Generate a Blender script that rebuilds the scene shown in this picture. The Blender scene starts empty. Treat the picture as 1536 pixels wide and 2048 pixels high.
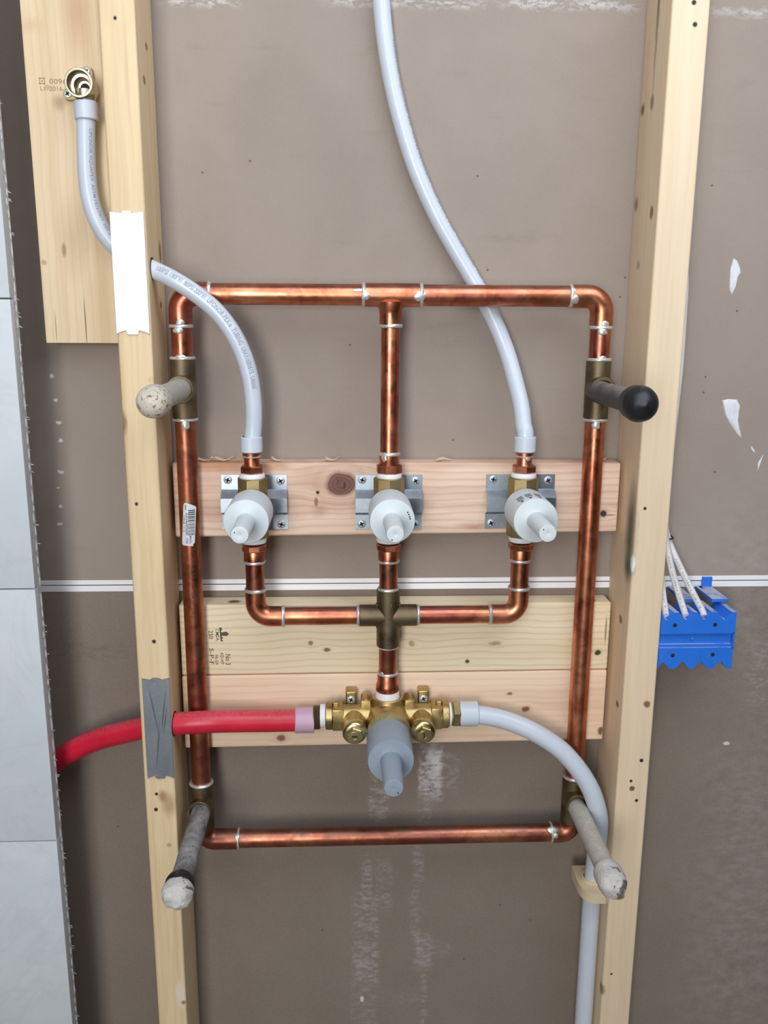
import bpy, bmesh, math, random
from mathutils import Vector, Matrix, noise as mnoise

random.seed(7)
scn = bpy.context.scene
COL = scn.collection
PI = math.pi

# ------------------------------------------------------------------ camera
F = 1739.0
CAM = Vector((-0.0669, -1.0196, 1.55))
_y = Vector((690 - 768, 632 - 1024, F)).normalized()
_d = Vector((722 - 768, 8747 - 1024, F)).normalized()
_d = (_d - _y * _d.dot(_y)).normalized()
_x = _d.cross(_y)
if _x.x < 0: _x = -_x
# rows = world axes written in camera coordinates (right, down, forward)
RX, RY, RZ = _x, _y, -_d
right = Vector((RX.x, RY.x, RZ.x)); down = Vector((RX.y, RY.y, RZ.y)); fwd = Vector((RX.z, RY.z, RZ.z))
cam_data = bpy.data.cameras.new('camera')
cam = bpy.data.objects.new('camera', cam_data); COL.objects.link(cam)
M = Matrix.Identity(4)
for i, v in enumerate((right, -down, -fwd)):
    for k in range(3): M[k][i] = v[k]
for k in range(3): M[k][3] = CAM[k]
cam.matrix_world = M
cam_data.sensor_fit = 'VERTICAL'; cam_data.sensor_height = 36.0
cam_data.lens = F / 2048 * 36.0
cam_data.clip_start = 0.02
scn.camera = cam

# ------------------------------------------------------------------ light
scn.view_settings.view_transform = 'Standard'
scn.view_settings.look = 'None'
scn.view_settings.gamma = 1.0
scn.view_settings.exposure = 0.0
scn.view_settings.use_curve_mapping = False
world = bpy.data.worlds.new('world'); scn.world = world; world.use_nodes = True
wn = world.node_tree.nodes; wl = world.node_tree.links
bg = wn['Background']
tc = wn.new('ShaderNodeTexCoord'); sep = wn.new('ShaderNodeSeparateXYZ')
mr = wn.new('ShaderNodeMapRange'); ramp = wn.new('ShaderNodeValToRGB')
mr.inputs['From Min'].default_value = -1; mr.inputs['From Max'].default_value = 1
wl.new(tc.outputs['Generated'], sep.inputs[0]); wl.new(sep.outputs['Z'], mr.inputs['Value'])
wl.new(mr.outputs[0], ramp.inputs[0]); wl.new(ramp.outputs[0], bg.inputs['Color'])
ramp.color_ramp.elements[0].position = 0.35; ramp.color_ramp.elements[0].color = (0.14, 0.13, 0.12, 1)
ramp.color_ramp.elements[1].position = 0.85; ramp.color_ramp.elements[1].color = (1.0, 1.0, 1.02, 1)
bg.inputs['Strength'].default_value = 0.06

def area_light(name, loc, target, sx, sy, power, color):
    L = bpy.data.lights.new(name, 'AREA'); L.shape = 'RECTANGLE'; L.size = sx; L.size_y = sy
    L.energy = power; L.color = color
    o = bpy.data.objects.new(name, L); COL.objects.link(o); o.location = loc
    o.rotation_euler = (Vector(target) - Vector(loc)).to_track_quat('-Z', 'Y').to_euler()
    return o
area_light('window_daylight', (-0.62, -2.7, 1.5), (0, 0, 1.6), 0.6, 0.9, 29, (1.0, 0.985, 0.96))
area_light('upper_left_fill', (-0.45, -1.8, 1.95), (0, 0, 1.55), 0.5, 0.7, 8, (0.93, 0.98, 1.06))  # added fill from the upper left, balancing the brightness of the wall
area_light('overhead_fill', (0.30, -0.80, 2.45), (0.08, 0, 1.65), 1.5, 1.0, 16.0, (0.92, 0.985, 1.10))  # added soft fill from overhead, brightening the upper part of the wall

# ------------------------------------------------------------------ pixel helpers
def W(px, py, Y):
    """point of the photograph on the plane at depth Y behind the studs' front"""
    c = Vector(((px - 768) / F, (py - 1024) / F, 1.0))
    r = Vector((RX.dot(c), RY.dot(c), RZ.dot(c)))
    return CAM + r * ((Y - CAM.y) / r.y)
def mpp(P):
    return (Vector(P) - CAM).dot(fwd) / F
def atX(px, py, X):
    c = Vector(((px - 768) / F, (py - 1024) / F, 1.0))
    r = Vector((RX.dot(c), RY.dot(c), RZ.dot(c)))
    return CAM + r * ((X - CAM.x) / r.x)

# ------------------------------------------------------------------ materials
class Mat:
    def __init__(s, name, color=(0.8, 0.8, 0.8), rough=0.5, metal=0.0, origin=(0, 0, 0), **kw):
        s.m = bpy.data.materials.new(name); s.m.use_nodes = True
        s.n = s.m.node_tree.nodes; s.l = s.m.node_tree.links
        s.b = s.n['Principled BSDF']; s.origin = Vector(origin)
        s.b.inputs['Base Color'].default_value = (*color, 1)
        s.b.inputs['Roughness'].default_value = rough
        s.b.inputs['Metallic'].default_value = metal
        for k, v in kw.items():
            s.b.inputs[k.replace('_', ' ')].default_value = v
        s.tc = s.n.new('ShaderNodeTexCoord')
        s.co = s.tc.outputs['Object']; s.col = None
        s.warp = None
    def vec(s, scale=(1, 1, 1), loc=(0, 0, 0), rot=(0, 0, 0), src=None):
        mp = s.n.new('ShaderNodeMapping')
        mp.inputs['Scale'].default_value = scale; mp.inputs['Location'].default_value = loc
        mp.inputs['Rotation'].default_value = rot
        s.l.new(src or s.co, mp.inputs['Vector']); return mp.outputs[0]
    def noise(s, scale=1.0, vscale=(1, 1, 1), detail=4, rough=0.55, dist=0.0, loc=(0, 0, 0), src=None):
        t = s.n.new('ShaderNodeTexNoise'); t.inputs['Scale'].default_value = scale
        t.inputs['Detail'].default_value = detail; t.inputs['Roughness'].default_value = rough
        t.inputs['Distortion'].default_value = dist
        s.l.new(s.vec(vscale, loc, src=src), t.inputs['Vector']); return t.outputs['Fac']
    def ramp(s, fac, stops):
        r = s.n.new('ShaderNodeValToRGB'); s.l.new(fac, r.inputs[0])
        e = r.color_ramp.elements
        while len(e) < len(stops): e.new(0.5)
        for el, (p, c) in zip(e, stops):
            el.position = p; el.color = (*c, 1) if isinstance(c, tuple) else (c, c, c, 1)
        return r.outputs[0]
    def rng(s, v, a, b, c=0.0, d=1.0):
        m = s.n.new('ShaderNodeMapRange'); m.inputs[1].default_value = a; m.inputs[2].default_value = b
        m.inputs[3].default_value = c; m.inputs[4].default_value = d; s.l.new(v, m.inputs[0]); return m.outputs[0]
    def math(s, op, a, b):
        m = s.n.new('ShaderNodeMath'); m.operation = op
        for i, v in enumerate((a, b)):
            if isinstance(v, (int, float)): m.inputs[i].default_value = v
            else: s.l.new(v, m.inputs[i])
        return m.outputs[0]
    def setcol(s, out):
        s.col = out; s.l.new(out, s.b.inputs['Base Color'])
    def mix(s, fac, color, amount=1.0, mode='MIX'):
        m = s.n.new('ShaderNodeMix'); m.data_type = 'RGBA'; m.blend_type = mode
        if isinstance(fac, float): m.inputs[0].default_value = fac
        else: s.l.new(s.math('MULTIPLY', fac, amount) if amount != 1.0 else fac, m.inputs[0])
        if s.col is not None: s.l.new(s.col, m.inputs[6])
        else: m.inputs[6].default_value = s.b.inputs['Base Color'].default_value
        if isinstance(color, tuple): m.inputs[7].default_value = (*color, 1)
        else: s.l.new(color, m.inputs[7])
        s.setcol(m.outputs[2])
    def warped(s, amt, scale):
        t = s.n.new('ShaderNodeTexNoise'); t.inputs['Scale'].default_value = scale; t.inputs['Detail'].default_value = 4
        s.l.new(s.co, t.inputs['Vector'])
        a = s.n.new('ShaderNodeVectorMath'); a.operation = 'SUBTRACT'; s.l.new(t.outputs['Color'], a.inputs[0]); a.inputs[1].default_value = (.5, .5, .5)
        b = s.n.new('ShaderNodeVectorMath'); b.operation = 'SCALE'; s.l.new(a.outputs[0], b.inputs[0]); b.inputs['Scale'].default_value = amt
        c = s.n.new('ShaderNodeVectorMath'); c.operation = 'ADD'; s.l.new(b.outputs[0], c.inputs[0]); s.l.new(s.co, c.inputs[1])
        return c.outputs[0]
    def ell(s, P, rx, ry, rz, soft=0.3, src=None, rot=0.0):
        """1 inside an ellipsoid about world point P"""
        a = s.n.new('ShaderNodeVectorMath'); a.operation = 'SUBTRACT'
        s.l.new(src or s.co, a.inputs[0]); a.inputs[1].default_value = Vector(P) - s.origin
        mp = s.vec((1, 1, 1), rot=(0, rot, 0), src=a.outputs[0]) if rot else a.outputs[0]
        b = s.n.new('ShaderNodeVectorMath'); b.operation = 'MULTIPLY'
        s.l.new(mp, b.inputs[0]); b.inputs[1].default_value = (1 / rx, 1 / ry, 1 / rz)
        d = s.n.new('ShaderNodeVectorMath'); d.operation = 'LENGTH'; s.l.new(b.outputs[0], d.inputs[0])
        return s.rng(d.outputs['Value'], 1 - soft, 1 + soft, 1, 0)
    def box(s, x0, x1, z0, z1, sx=0.004, sz=0.01, src=None):
        sp = s.n.new('ShaderNodeSeparateXYZ'); s.l.new(src or s.co, sp.inputs[0])
        cx, cz = (x0 + x1) / 2 - s.origin.x, (z0 + z1) / 2 - s.origin.z
        ax = s.math('ABSOLUTE', s.math('SUBTRACT', sp.outputs[0], cx), 0)
        az = s.math('ABSOLUTE', s.math('SUBTRACT', sp.outputs[2], cz), 0)
        hx, hz = abs(x1 - x0) / 2, abs(z1 - z0) / 2
        return s.math('MULTIPLY', s.rng(ax, hx - sx, hx + sx, 1, 0), s.rng(az, hz - sz, hz + sz, 1, 0))
    def spot(s, P, r, color, amount=1.0, soft=0.35, stretch=(1, 1, 1), src=None, rot=0.0):
        s.mix(s.ell(P, r * stretch[0], max(r * stretch[1], .006), r * stretch[2], soft, src, rot), color, amount)
    def bump(s, fac, strength=0.2, dist=0.001):
        b = s.n.new('ShaderNodeBump'); b.inputs['Strength'].default_value = strength; b.inputs['Distance'].default_value = dist
        s.l.new(fac, b.inputs['Height']); s.l.new(b.outputs[0], s.b.inputs['Normal'])
    def upness(s, a=0.2, b=0.9):
        g = s.n.new('ShaderNodeNewGeometry'); sp = s.n.new('ShaderNodeSeparateXYZ')
        s.l.new(g.outputs['Normal'], sp.inputs[0]); return s.rng(sp.outputs[2], a, b)
    def rough_from(s, fac, a, b):
        s.l.new(s.rng(fac, 0.3, 0.7, a, b), s.b.inputs['Roughness'])

def wood(name, origin, light, dark, axis='Z', cath=0.0, contrast=0.5, seed=0.0, knots=(), spots=(), rscale=150.0):
    m = Mat(name, rough=0.62, origin=origin)
    st = {'Z': (1, 1, 0.035), 'X': (0.035, 1, 1)}[axis]
    loc = (seed * 1.7, seed * 2.3, seed * 3.1)
    # fine growth lines, bent by a slow noise and round every knot
    src = m.warped(0.012 + cath * 0.02, 6.0)
    for P, r, c, a, stretch in knots:
        if r < .0028: continue
        kk = 2.6 if r > .01 else 3.2
        v = m.n.new('ShaderNodeVectorMath'); v.operation = 'SUBTRACT'; m.l.new(m.co, v.inputs[0]); v.inputs[1].default_value = Vector(P) - m.origin
        g = m.n.new('ShaderNodeVectorMath'); g.operation = 'MULTIPLY'; m.l.new(v.outputs[0], g.inputs[0])
        ra = r * kk
        g.inputs[1].default_value = (1 / (ra * 1.6), 0, 1 / ra) if axis == 'X' else (1 / ra, 0, 1 / (ra * 1.6))
        d = m.n.new('ShaderNodeVectorMath'); d.operation = 'LENGTH'; m.l.new(g.outputs[0], d.inputs[0])
        mrn = m.n.new('ShaderNodeMapRange'); mrn.interpolation_type = 'SMOOTHSTEP'
        m.l.new(d.outputs['Value'], mrn.inputs[0]); mrn.inputs[1].default_value = 0; mrn.inputs[2].default_value = 1; mrn.inputs[3].default_value = .9; mrn.inputs[4].default_value = 0
        sc = m.n.new('ShaderNodeVectorMath'); sc.operation = 'SCALE'; m.l.new(v.outputs[0], sc.inputs[0]); m.l.new(mrn.outputs[0], sc.inputs['Scale'])
        sb = m.n.new('ShaderNodeVectorMath'); sb.operation = 'SUBTRACT'; m.l.new(src, sb.inputs[0]); m.l.new(sc.outputs[0], sb.inputs[1]); src = sb.outputs[0]
    src2 = src
    fine = m.noise(rscale, st, 3, 0.6, 0.25, loc, src=src2)
    broad = m.noise(16.0, (st[0] * 1.6, 1, st[2] * 1.6), 3, 0.5, 0.6, loc, src=src2)
    f = m.math('ADD', m.math('MULTIPLY', fine, contrast), m.math('MULTIPLY', broad, 1 - contrast))
    mid = tuple((a * .6 + b * .4) for a, b in zip(light, dark))
    m.setcol(m.ramp(f, [(0.34, dark), (0.47, mid), (0.58, light)]))
    if cath > 0:
        w = m.n.new('ShaderNodeTexWave'); w.wave_type = 'BANDS'; w.bands_direction = 'Z' if axis == 'X' else 'X'
        w.inputs['Scale'].default_value = 34; w.inputs['Distortion'].default_value = 3.0
        w.inputs['Detail'].default_value = 2.5; w.inputs['Detail Scale'].default_value = 0.8
        s2 = (0.22, 1, 1) if axis == 'X' else (1, 1, 0.22)
        m.l.new(m.vec(s2, loc, src=src), w.inputs['Vector'])
        m.mix(m.rng(w.outputs['Fac'], 0.62, 1.0), tuple(c * 0.74 for c in dark), cath)
    fn = m.noise(900, (1, 1, 1), 2)
    m.mix(m.rng(fn, 0.3, 0.7), (0.5, 0.36, 0.2), 0.05)
    ks = m.warped(0.006, 60)
    for P, r, c, a, stretch in knots:
        m.spot(P, r * 1.55, tuple(k * .8 for k in dark), 0.55 * a, 0.5, stretch, ks)
        m.spot(P, r, c, a, 0.2, stretch, ks)
        m.spot(P, r * .55, tuple(k * .65 for k in c), a * .7, 0.5, stretch, ks)
        if r > .01:
            for q, w_, cc in ((1.75, .10, .62), (.86, .05, .45), (.62, .05, .5), (.36, .05, .5)):
                e1 = m.ell(P, r * q * stretch[0], .1, r * q * stretch[2], w_, ks); e0 = m.ell(P, r * (q - .10) * stretch[0], .1, r * (q - .10) * stretch[2], w_, ks)
                m.mix(m.math('SUBTRACT', e1, e0), tuple(k * cc for k in (c if q < 1 else dark)), .75 if q < 1 else .5)
            m.spot(Vector(P) + Vector((.004, 0, -.002)), .0012, (.03, .015, .012), .9, .4, (1, 1, 4)); m.spot(Vector(P) + Vector((-.004, 0, .004)), .0006, (.05, .02, .015), .8, .4, (1, 1, 9), None, .5)
    for sp in spots:
        P, r, c, a = sp[:4]; stretch = sp[4] if len(sp) > 4 else (1, 1, 1); soft = sp[5] if len(sp) > 5 else 0.3
        m.spot(P, r, c, a, soft, stretch, ks if r > .004 else None, sp[6] if len(sp) > 6 else 0.0)
    m.bump(f, 0.12, 0.0006)
    return m.m

def copper(name, tone=0.5, tarnish=0.5):
    m = Mat(name, rough=0.3, metal=1.0)
    a = m.noise(22, (1, 1, 1), 5, 0.6, 0.6)
    b = m.noise(60, (1, 1, 1), 4, 0.6, 0.4, (3, 1, 2))
    c = m.noise(9, (1, 1, 1), 3, 0.5, 0.8, (7, 4, 1))
    m.setcol(m.ramp(a, [(0.30, (0.31 * (1.3 - tarnish), 0.085, 0.048)), (0.46, (0.57, 0.18, 0.092)), (0.62, (0.80, 0.325, 0.175))]))
    m.mix(m.rng(c, 0.48, 0.68), (0.33, 0.060, 0.068), 0.8)
    m.mix(m.rng(b, 0.56, 0.70), (0.20, 0.125, 0.08), tarnish)
    m.mix(m.rng(c, 0.50, 0.36), (0.35, 0.12, 0.075), tarnish)
    if tarnish > .6: m.mix(m.rng(c, 0.3, 0.6), (0.19, 0.075, 0.05), .55)
    up = m.upness(0.3, 0.95)
    m.mix(m.math('MULTIPLY', up, m.rng(b, 0.3, 0.6)), (0.30, 0.20, 0.165), 0.6)
    m.rough_from(b, 0.24 + .08 * tarnish, 0.40 + .14 * tarnish)
    return m.m

def brass(name, c1, c2, r1, r2, bumpy=0.2, scale=120):
    m = Mat(name, rough=0.4, metal=1.0)
    a = m.noise(scale, (1, 1, 1), 5, 0.65); b = m.noise(30, (1, 1, 1), 4, 0.6, 0.3, (2, 5, 1))
    m.setcol(m.ramp(b, [(0.35, c1), (0.62, c2)]))
    m.rough_from(b, r1, r2); m.bump(a, bumpy, 0.0006); return m.m

def plain(name, color, rough=0.5, metal=0.0, var=0.12, scale=40, bump=0.0, bscale=300, **kw):
    m = Mat(name, color, rough, metal, **kw)
    a = m.noise(scale, (1, 1, 1), 4, 0.6)
    m.setcol(m.ramp(a, [(0.3, tuple(c * (1 - var) for c in color)), (0.7, tuple(min(1, c * (1 + var * .5)) for c in color))]))
    if bump: m.bump(m.noise(bscale, (1, 1, 1), 4, 0.6), bump, 0.0006)
    return m.m

# ------------------------------------------------------------------ mesh helpers
def frame(ax):
    ax = Vector(ax).normalized()
    u = Vector((0, 0, 1)) if abs(ax.z) < 0.9 else Vector((1, 0, 0))
    u = (u - ax * u.dot(ax)).normalized()
    return ax, u, ax.cross(u)
def lathe(P, ax, prof, n=32, rot=0.0, caps=(True, True), wob=0.0, seed=0):
    """prof: list of (distance along ax, radius)"""
    P = Vector(P); ax, u, v = frame(ax); V = []; Fc = []
    for j, (t, r) in enumerate(prof):
        for i in range(n):
            a = 2 * PI * i / n + rot
            rr = r; tt = t
            if wob:
                k = mnoise.noise(Vector((math.cos(a) * 1.4 + seed * 3.1, math.sin(a) * 1.4 + seed, seed * 7.7)))
                rr = r * (1 + wob * (k + .3) * (1 if 0 < j < len(prof) - 1 else 0.3))
                tt = t * (1 + 3 * wob * k)
            V.append(P + ax * tt + (u * math.cos(a) + v * math.sin(a)) * rr)
    m = len(prof)
    for j in range(m - 1):
        for i in range(n):
            k = (i + 1) % n
            Fc.append((j * n + i, j * n + k, (j + 1) * n + k, (j + 1) * n + i))
    if caps[0]: Fc.append(tuple(reversed(range(n))))
    if caps[1]: Fc.append(tuple((m - 1) * n + i for i in range(n)))
    return V, Fc
def cyl(A, B, r, n=32, ch=0.0):
    A = Vector(A); B = Vector(B); L = (B - A).length
    p = [(0, r - ch), (ch, r), (L - ch, r), (L, r - ch)] if ch else [(0, r), (L, r)]
    return lathe(A, B - A, p, n)
def hexa(A, B, r, ch=0.0015, rot=0.0, n=6):
    A = Vector(A); B = Vector(B); L = (B - A).length
    return lathe(A, B - A, [(0, r - ch), (ch, r), (L - ch, r), (L, r - ch)], n, rot)
def spline(pts, per=10):
    pts = [Vector(p) for p in pts]; out = []
    P = [pts[0] * 2 - pts[1]] + pts + [pts[-1] * 2 - pts[-2]]
    for i in range(1, len(P) - 2):
        a, b, c, d = P[i - 1], P[i], P[i + 1], P[i + 2]
        for k in range(per):
            t = k / per
            out.append(0.5 * ((2 * b) + (c - a) * t + (2 * a - 5 * b + 4 * c - d) * t * t + (3 * b - a - 3 * c + d) * t ** 3))
    out.append(pts[-1]); return out
def tube(path, r, n=24, caps=True):
    path = [Vector(p) for p in path]; V = []; Fc = []
    T = (path[1] - path[0]).normalized(); _, u, _ = frame(T)
    for i, p in enumerate(path):
        if i == 0: t = path[1] - path[0]
        elif i == len(path) - 1: t = path[-1] - path[-2]
        else: t = path[i + 1] - path[i - 1]
        t.normalize(); u = (u - t * u.dot(t)).normalized(); w = t.cross(u)
        rr = r[i] if isinstance(r, (list, tuple)) else r
        for k in range(n):
            a = 2 * PI * k / n; V.append(p + (u * math.cos(a) + w * math.sin(a)) * rr)
    m = len(path)
    for j in range(m - 1):
        for i in range(n):
            k = (i + 1) % n; Fc.append((j * n + i, j * n + k, (j + 1) * n + k, (j + 1) * n + i))
    if caps:
        Fc.append(tuple(reversed(range(n)))); Fc.append(tuple((m - 1) * n + i for i in range(n)))
    return V, Fc
def box8(c, bev=0.0, seg=2):
    """c: 8 corners, front 4 (bl, br, tr, tl) then back 4"""
    bm = bmesh.new(); vs = [bm.verts.new(Vector(p)) for p in c]
    for f in ((0, 1, 2, 3), (5, 4, 7, 6), (4, 0, 3, 7), (1, 5, 6, 2), (3, 2, 6, 7), (4, 5, 1, 0)):
        bm.faces.new([vs[i] for i in f])
    if bev: bmesh.ops.bevel(bm, geom=list(bm.edges), offset=bev, segments=seg, affect='EDGES', profile=0.6)
    bm.verts.index_update()
    r = ([v.co.copy() for v in bm.verts], [tuple(v.index for v in f.verts) for f in bm.faces]); bm.free(); return r
def box(x0, x1, y0, y1, z0, z1, bev=0.0, seg=2):
    return box8([(x0, y0, z0), (x1, y0, z0), (x1, y0, z1), (x0, y0, z1), (x0, y1, z0), (x1, y1, z0), (x1, y1, z1), (x0, y1, z1)], bev, seg)
def extrude(poly, y0, y1, bev=0.0):
    """poly: (x, z) points anticlockwise seen from the front, pushed from y0 to y1"""
    bm = bmesh.new(); a = [bm.verts.new((x, y0, z)) for x, z in poly]; b = [bm.verts.new((x, y1, z)) for x, z in poly]
    n = len(poly); bm.faces.new(a); bm.faces.new(list(reversed(b)))
    for i in range(n):
        k = (i + 1) % n; bm.faces.new((a[k], a[i], b[i], b[k]))
    if bev:
        ed = [e for e in bm.edges if abs(e.verts[0].co.y - e.verts[1].co.y) < 1e-7 and abs(e.verts[0].co.y - y0) < 1e-7]
        bmesh.ops.bevel(bm, geom=ed, offset=bev, segments=2, affect='EDGES')
    bm.verts.index_update()
    r = ([v.co.copy() for v in bm.verts], [tuple(v.index for v in f.verts) for f in bm.faces]); bm.free(); return r
def elbow_path(A, Cn, B, rad, n=14):
    A = Vector(A); Cn = Vector(Cn); B = Vector(B)
    d1 = (A - Cn).normalized(); d2 = (B - Cn).normalized()
    ang = d1.angle(d2); cut = rad / math.tan(ang / 2)
    p1 = Cn + d1 * cut; p2 = Cn + d2 * cut
    bis = (d1 + d2).normalized(); ctr = Cn + bis * (rad / math.sin(ang / 2))
    out = [A]
    v1 = p1 - ctr; v2 = p2 - ctr; tot = v1.angle(v2)
    for i in range(n + 1):
        t = i / n
        out.append(ctr + (v1 * math.sin((1 - t) * tot) + v2 * math.sin(t * tot)) / math.sin(tot))
    out.append(B); return out
ORIG = {}
def obj(name, pieces, mat, parent=None, origin=None, sharp=35):
    if isinstance(pieces, tuple): pieces = [pieces]
    o0 = ORIG[parent.name] if parent is not None else Vector(origin or (0, 0, 0))
    V = []; Fc = []; MI = []
    mats = mat if isinstance(mat, list) else [mat]
    for pc in pieces:
        b = len(V); V += [Vector(v) - o0 for v in pc[0]]; Fc += [tuple(i + b for i in f) for f in pc[1]]
        MI += [pc[2] if len(pc) > 2 else 0] * len(pc[1])
    me = bpy.data.meshes.new(name); me.from_pydata(V, [], Fc)
    bm = bmesh.new(); bm.from_mesh(me)
    bmesh.ops.recalc_face_normals(bm, faces=bm.faces); bm.to_mesh(me); bm.free()
    for m in mats: me.materials.append(m)
    me.polygons.foreach_set('material_index', MI)
    me.polygons.foreach_set('use_smooth', [True] * len(me.polygons))
    me.set_sharp_from_angle(angle=math.radians(sharp)); me.update()
    o = bpy.data.objects.new(name, me); COL.objects.link(o)
    if parent is not None: o.parent = parent
    else: o.location = o0
    ORIG[o.name] = o0
    return o
def tag(o, label=None, cat=None, group=None, kind=None):
    if label: o['label'] = label
    if cat: o['category'] = cat
    if group: o['group'] = group
    if kind: o['kind'] = kind
    return o
def thing(name, loc, label, cat, group=None):
    o = bpy.data.objects.new(name, None); COL.objects.link(o); o.location = Vector(loc)
    o.empty_display_size = 0.02; ORIG[o.name] = Vector(loc)
    return tag(o, label, cat, group)
def text2d(s, size, bold=0.0):
    cu = bpy.data.curves.new('t', 'FONT'); cu.body = s; cu.size = size; cu.offset = bold * size
    cu.resolution_u = 2; cu.align_x = 'LEFT'
    o = bpy.data.objects.new('t', cu); COL.objects.link(o); bpy.context.view_layer.update()
    dg = bpy.context.evaluated_depsgraph_get()
    me = bpy.data.meshes.new_from_object(o.evaluated_get(dg))
    V = [(v.co.x, v.co.y) for v in me.vertices]; Fc = [tuple(p.vertices) for p in me.polygons]
    bpy.data.objects.remove(o); bpy.data.curves.remove(cu); bpy.data.meshes.remove(me)
    return V, Fc
def fit2d(s, w, h, bold=0.0):
    V, Fc = text2d(s, 1.0, bold)
    xs = [v[0] for v in V]; ys = [v[1] for v in V]
    x0, y0 = min(xs), min(ys); sx = w / (max(xs) - x0); sy = h / (max(ys) - y0)
    return [((x - x0) * sx, (y - y0) * sy) for x, y in V], Fc
def fine2d(V2, Fc, L):
    """cut long edges so that flat lettering can follow a curved surface"""
    bm = bmesh.new(); vs = [bm.verts.new((u, v, 0)) for u, v in V2]
    for f in Fc:
        try: bm.faces.new([vs[i] for i in f])
        except ValueError: pass
    for _ in range(5):
        bmesh.ops.triangulate(bm, faces=bm.faces)
        e = [e for e in bm.edges if e.calc_length() > L]
        if not e: break
        bmesh.ops.subdivide_edges(bm, edges=e, cuts=1)
    bmesh.ops.triangulate(bm, faces=bm.faces)
    bm.verts.index_update()
    r = [(v.co.x, v.co.y) for v in bm.verts], [tuple(v.index for v in f.verts) for f in bm.faces]; bm.free(); return r
def path_text(path, r, s0, txt, length, h, a0, flip=1):
    """lettering wrapped on a tube, reading along the path"""
    P = [Vector(p) for p in path]; S = [0]
    for a, b in zip(P, P[1:]): S.append(S[-1] + (b - a).length)
    V2, Fc = fine2d(*fit2d(txt, length, h, 0.004), r * .16)
    out = []
    for u, v in V2:
        s = min(max(s0 + u, 0), S[-1] - 1e-6); i = 0
        while i < len(S) - 2 and S[i + 1] < s: i += 1
        t = (s - S[i]) / max(S[i + 1] - S[i], 1e-9); c = P[i].lerp(P[i + 1], t)
        T = (P[min(i + 2, len(P) - 1)] - P[max(i - 1, 0)]).normalized()
        f = Vector((0, -1, 0)); f = (f - T * f.dot(T)).normalized(); sd = f.cross(T) * flip
        a = a0 + (v - h / 2) / r
        out.append(c + (f * math.cos(a) + sd * math.sin(a)) * (r + 0.00015))
    return out, Fc

# ------------------------------------------------------------------ shared materials
M_copper = copper('copper_bright', 0.5, 0.35)
M_copper_dull = copper('copper_dull', 0.3, 0.85)
M_adapter = copper('copper_adapter', 0.4, 0.5)
M_bronze = brass('dark_cast_bronze', (0.13, 0.10, 0.065), (0.23, 0.175, 0.105), 0.42, 0.58, 0.35, 700)
M_brass = brass('cast_brass', (0.36, 0.265, 0.115), (0.62, 0.47, 0.22), 0.32, 0.52, 0.35, 500)
M_brass_rough = brass('rough_brass', (0.33, 0.25, 0.12), (0.46, 0.36, 0.18), 0.42, 0.55, 0.35, 700)
M_brass_shiny = brass('turned_brass', (0.50, 0.41, 0.19), (0.62, 0.52, 0.28), 0.26, 0.36, 0.05, 300)
M_brass_pale = brass('pale_brass', (0.46, 0.41, 0.30), (0.60, 0.55, 0.42), 0.30, 0.4, 0.05, 300)
M_solder = plain('solder', (0.70, 0.70, 0.66), 0.42, 0.65, var=0.2, scale=200, bump=.3)
M_tape = plain('thread_seal_tape', (0.82, 0.82, 0.84), 0.5, var=0.06, bump=0.3, bscale=500)
M_pex = plain('milky_plastic', (0.635, 0.69, 0.765), 0.32, var=0.03, scale=20, Subsurface_Weight=0.25, Subsurface_Radius=(0.006, 0.006, 0.006))
M_ring = plain('milky_ring', (0.62, 0.68, 0.74), 0.38, var=0.03, Subsurface_Weight=0.3, Subsurface_Radius=(0.006, 0.006, 0.006))
M_guard = plain('white_plastic', (0.66, 0.72, 0.735), 0.45, var=0.05, scale=30)
M_guard_grey = plain('grey_plastic', (0.29, 0.345, 0.41), 0.5, var=0.07, scale=30)
M_ink = plain('black_ink', (0.035, 0.033, 0.035), 0.7, var=0.0)
M_ink_grey = plain('grey_ink', (0.30, 0.31, 0.34), 0.6, var=0.0)
M_stamp = plain('wood_stamp_ink', (0.12, 0.095, 0.07), 0.8, var=0.3, scale=900)
M_stamp_pale = plain('faded_stamp_ink', (0.38, 0.285, 0.18), 0.8, var=0.2, scale=900)
M_screw = plain('zinc_screw', (0.58, 0.62, 0.66), 0.5, 0.7, var=0.15)
M_dark = plain('dark_recess', (0.012, 0.011, 0.011), 0.7, var=0.0)

# ------------------------------------------------------------------ setting
YB = 0.089
wb = Mat('drywall_back_paper', (0.36, 0.29, 0.235), 0.85)
a = wb.noise(7, (1, 1, 1), 5, 0.6, 0.4); b = wb.noise(700, (1, 1, 1), 2); c = wb.noise(45, (0.25, 1, 1), 4, 0.6)
wb.setcol(wb.ramp(a, [(0.3, (0.300, 0.246, 0.205)), (0.7, (0.345, 0.285, 0.240))]))
wb.mix(wb.rng(b, 0.35, 0.65), (0.40, 0.335, 0.28), 0.22)
wb.mix(wb.rng(c, 0.62, 0.8), (0.24, 0.19, 0.15), 0.35)
wsrc = wb.warped(0.010, 70)
grain = wb.noise(120, (0.7, 1, 1.6), 5, 0.75); grain2 = wb.noise(55, (0.8, 1, 1.2), 4, 0.7, 0, (3, 0, 5))
PL = (0.47, 0.435, 0.42)
def smear(px0, py0, px1, py1, amt, g=grain, lo=0.45, hi=0.62, col=PL, sx=.003, sz=.012, slant=0):
    A = W(px0, py0, YB); B = W(px1, py1, YB)
    k = wb.box(A.x, B.x, B.z, A.z, sx, sz, wsrc)
    wb.mix(wb.math('MULTIPLY', k, wb.rng(g, lo, hi)), col, amt)
smear(838, 1500, 884, 1592, 0.85, grain, 0.40, 0.56, (.58, .56, .56)); smear(855, 1495, 880, 1550, 0.8, grain2, 0.40, 0.55, (.7, .69, .70))
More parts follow.
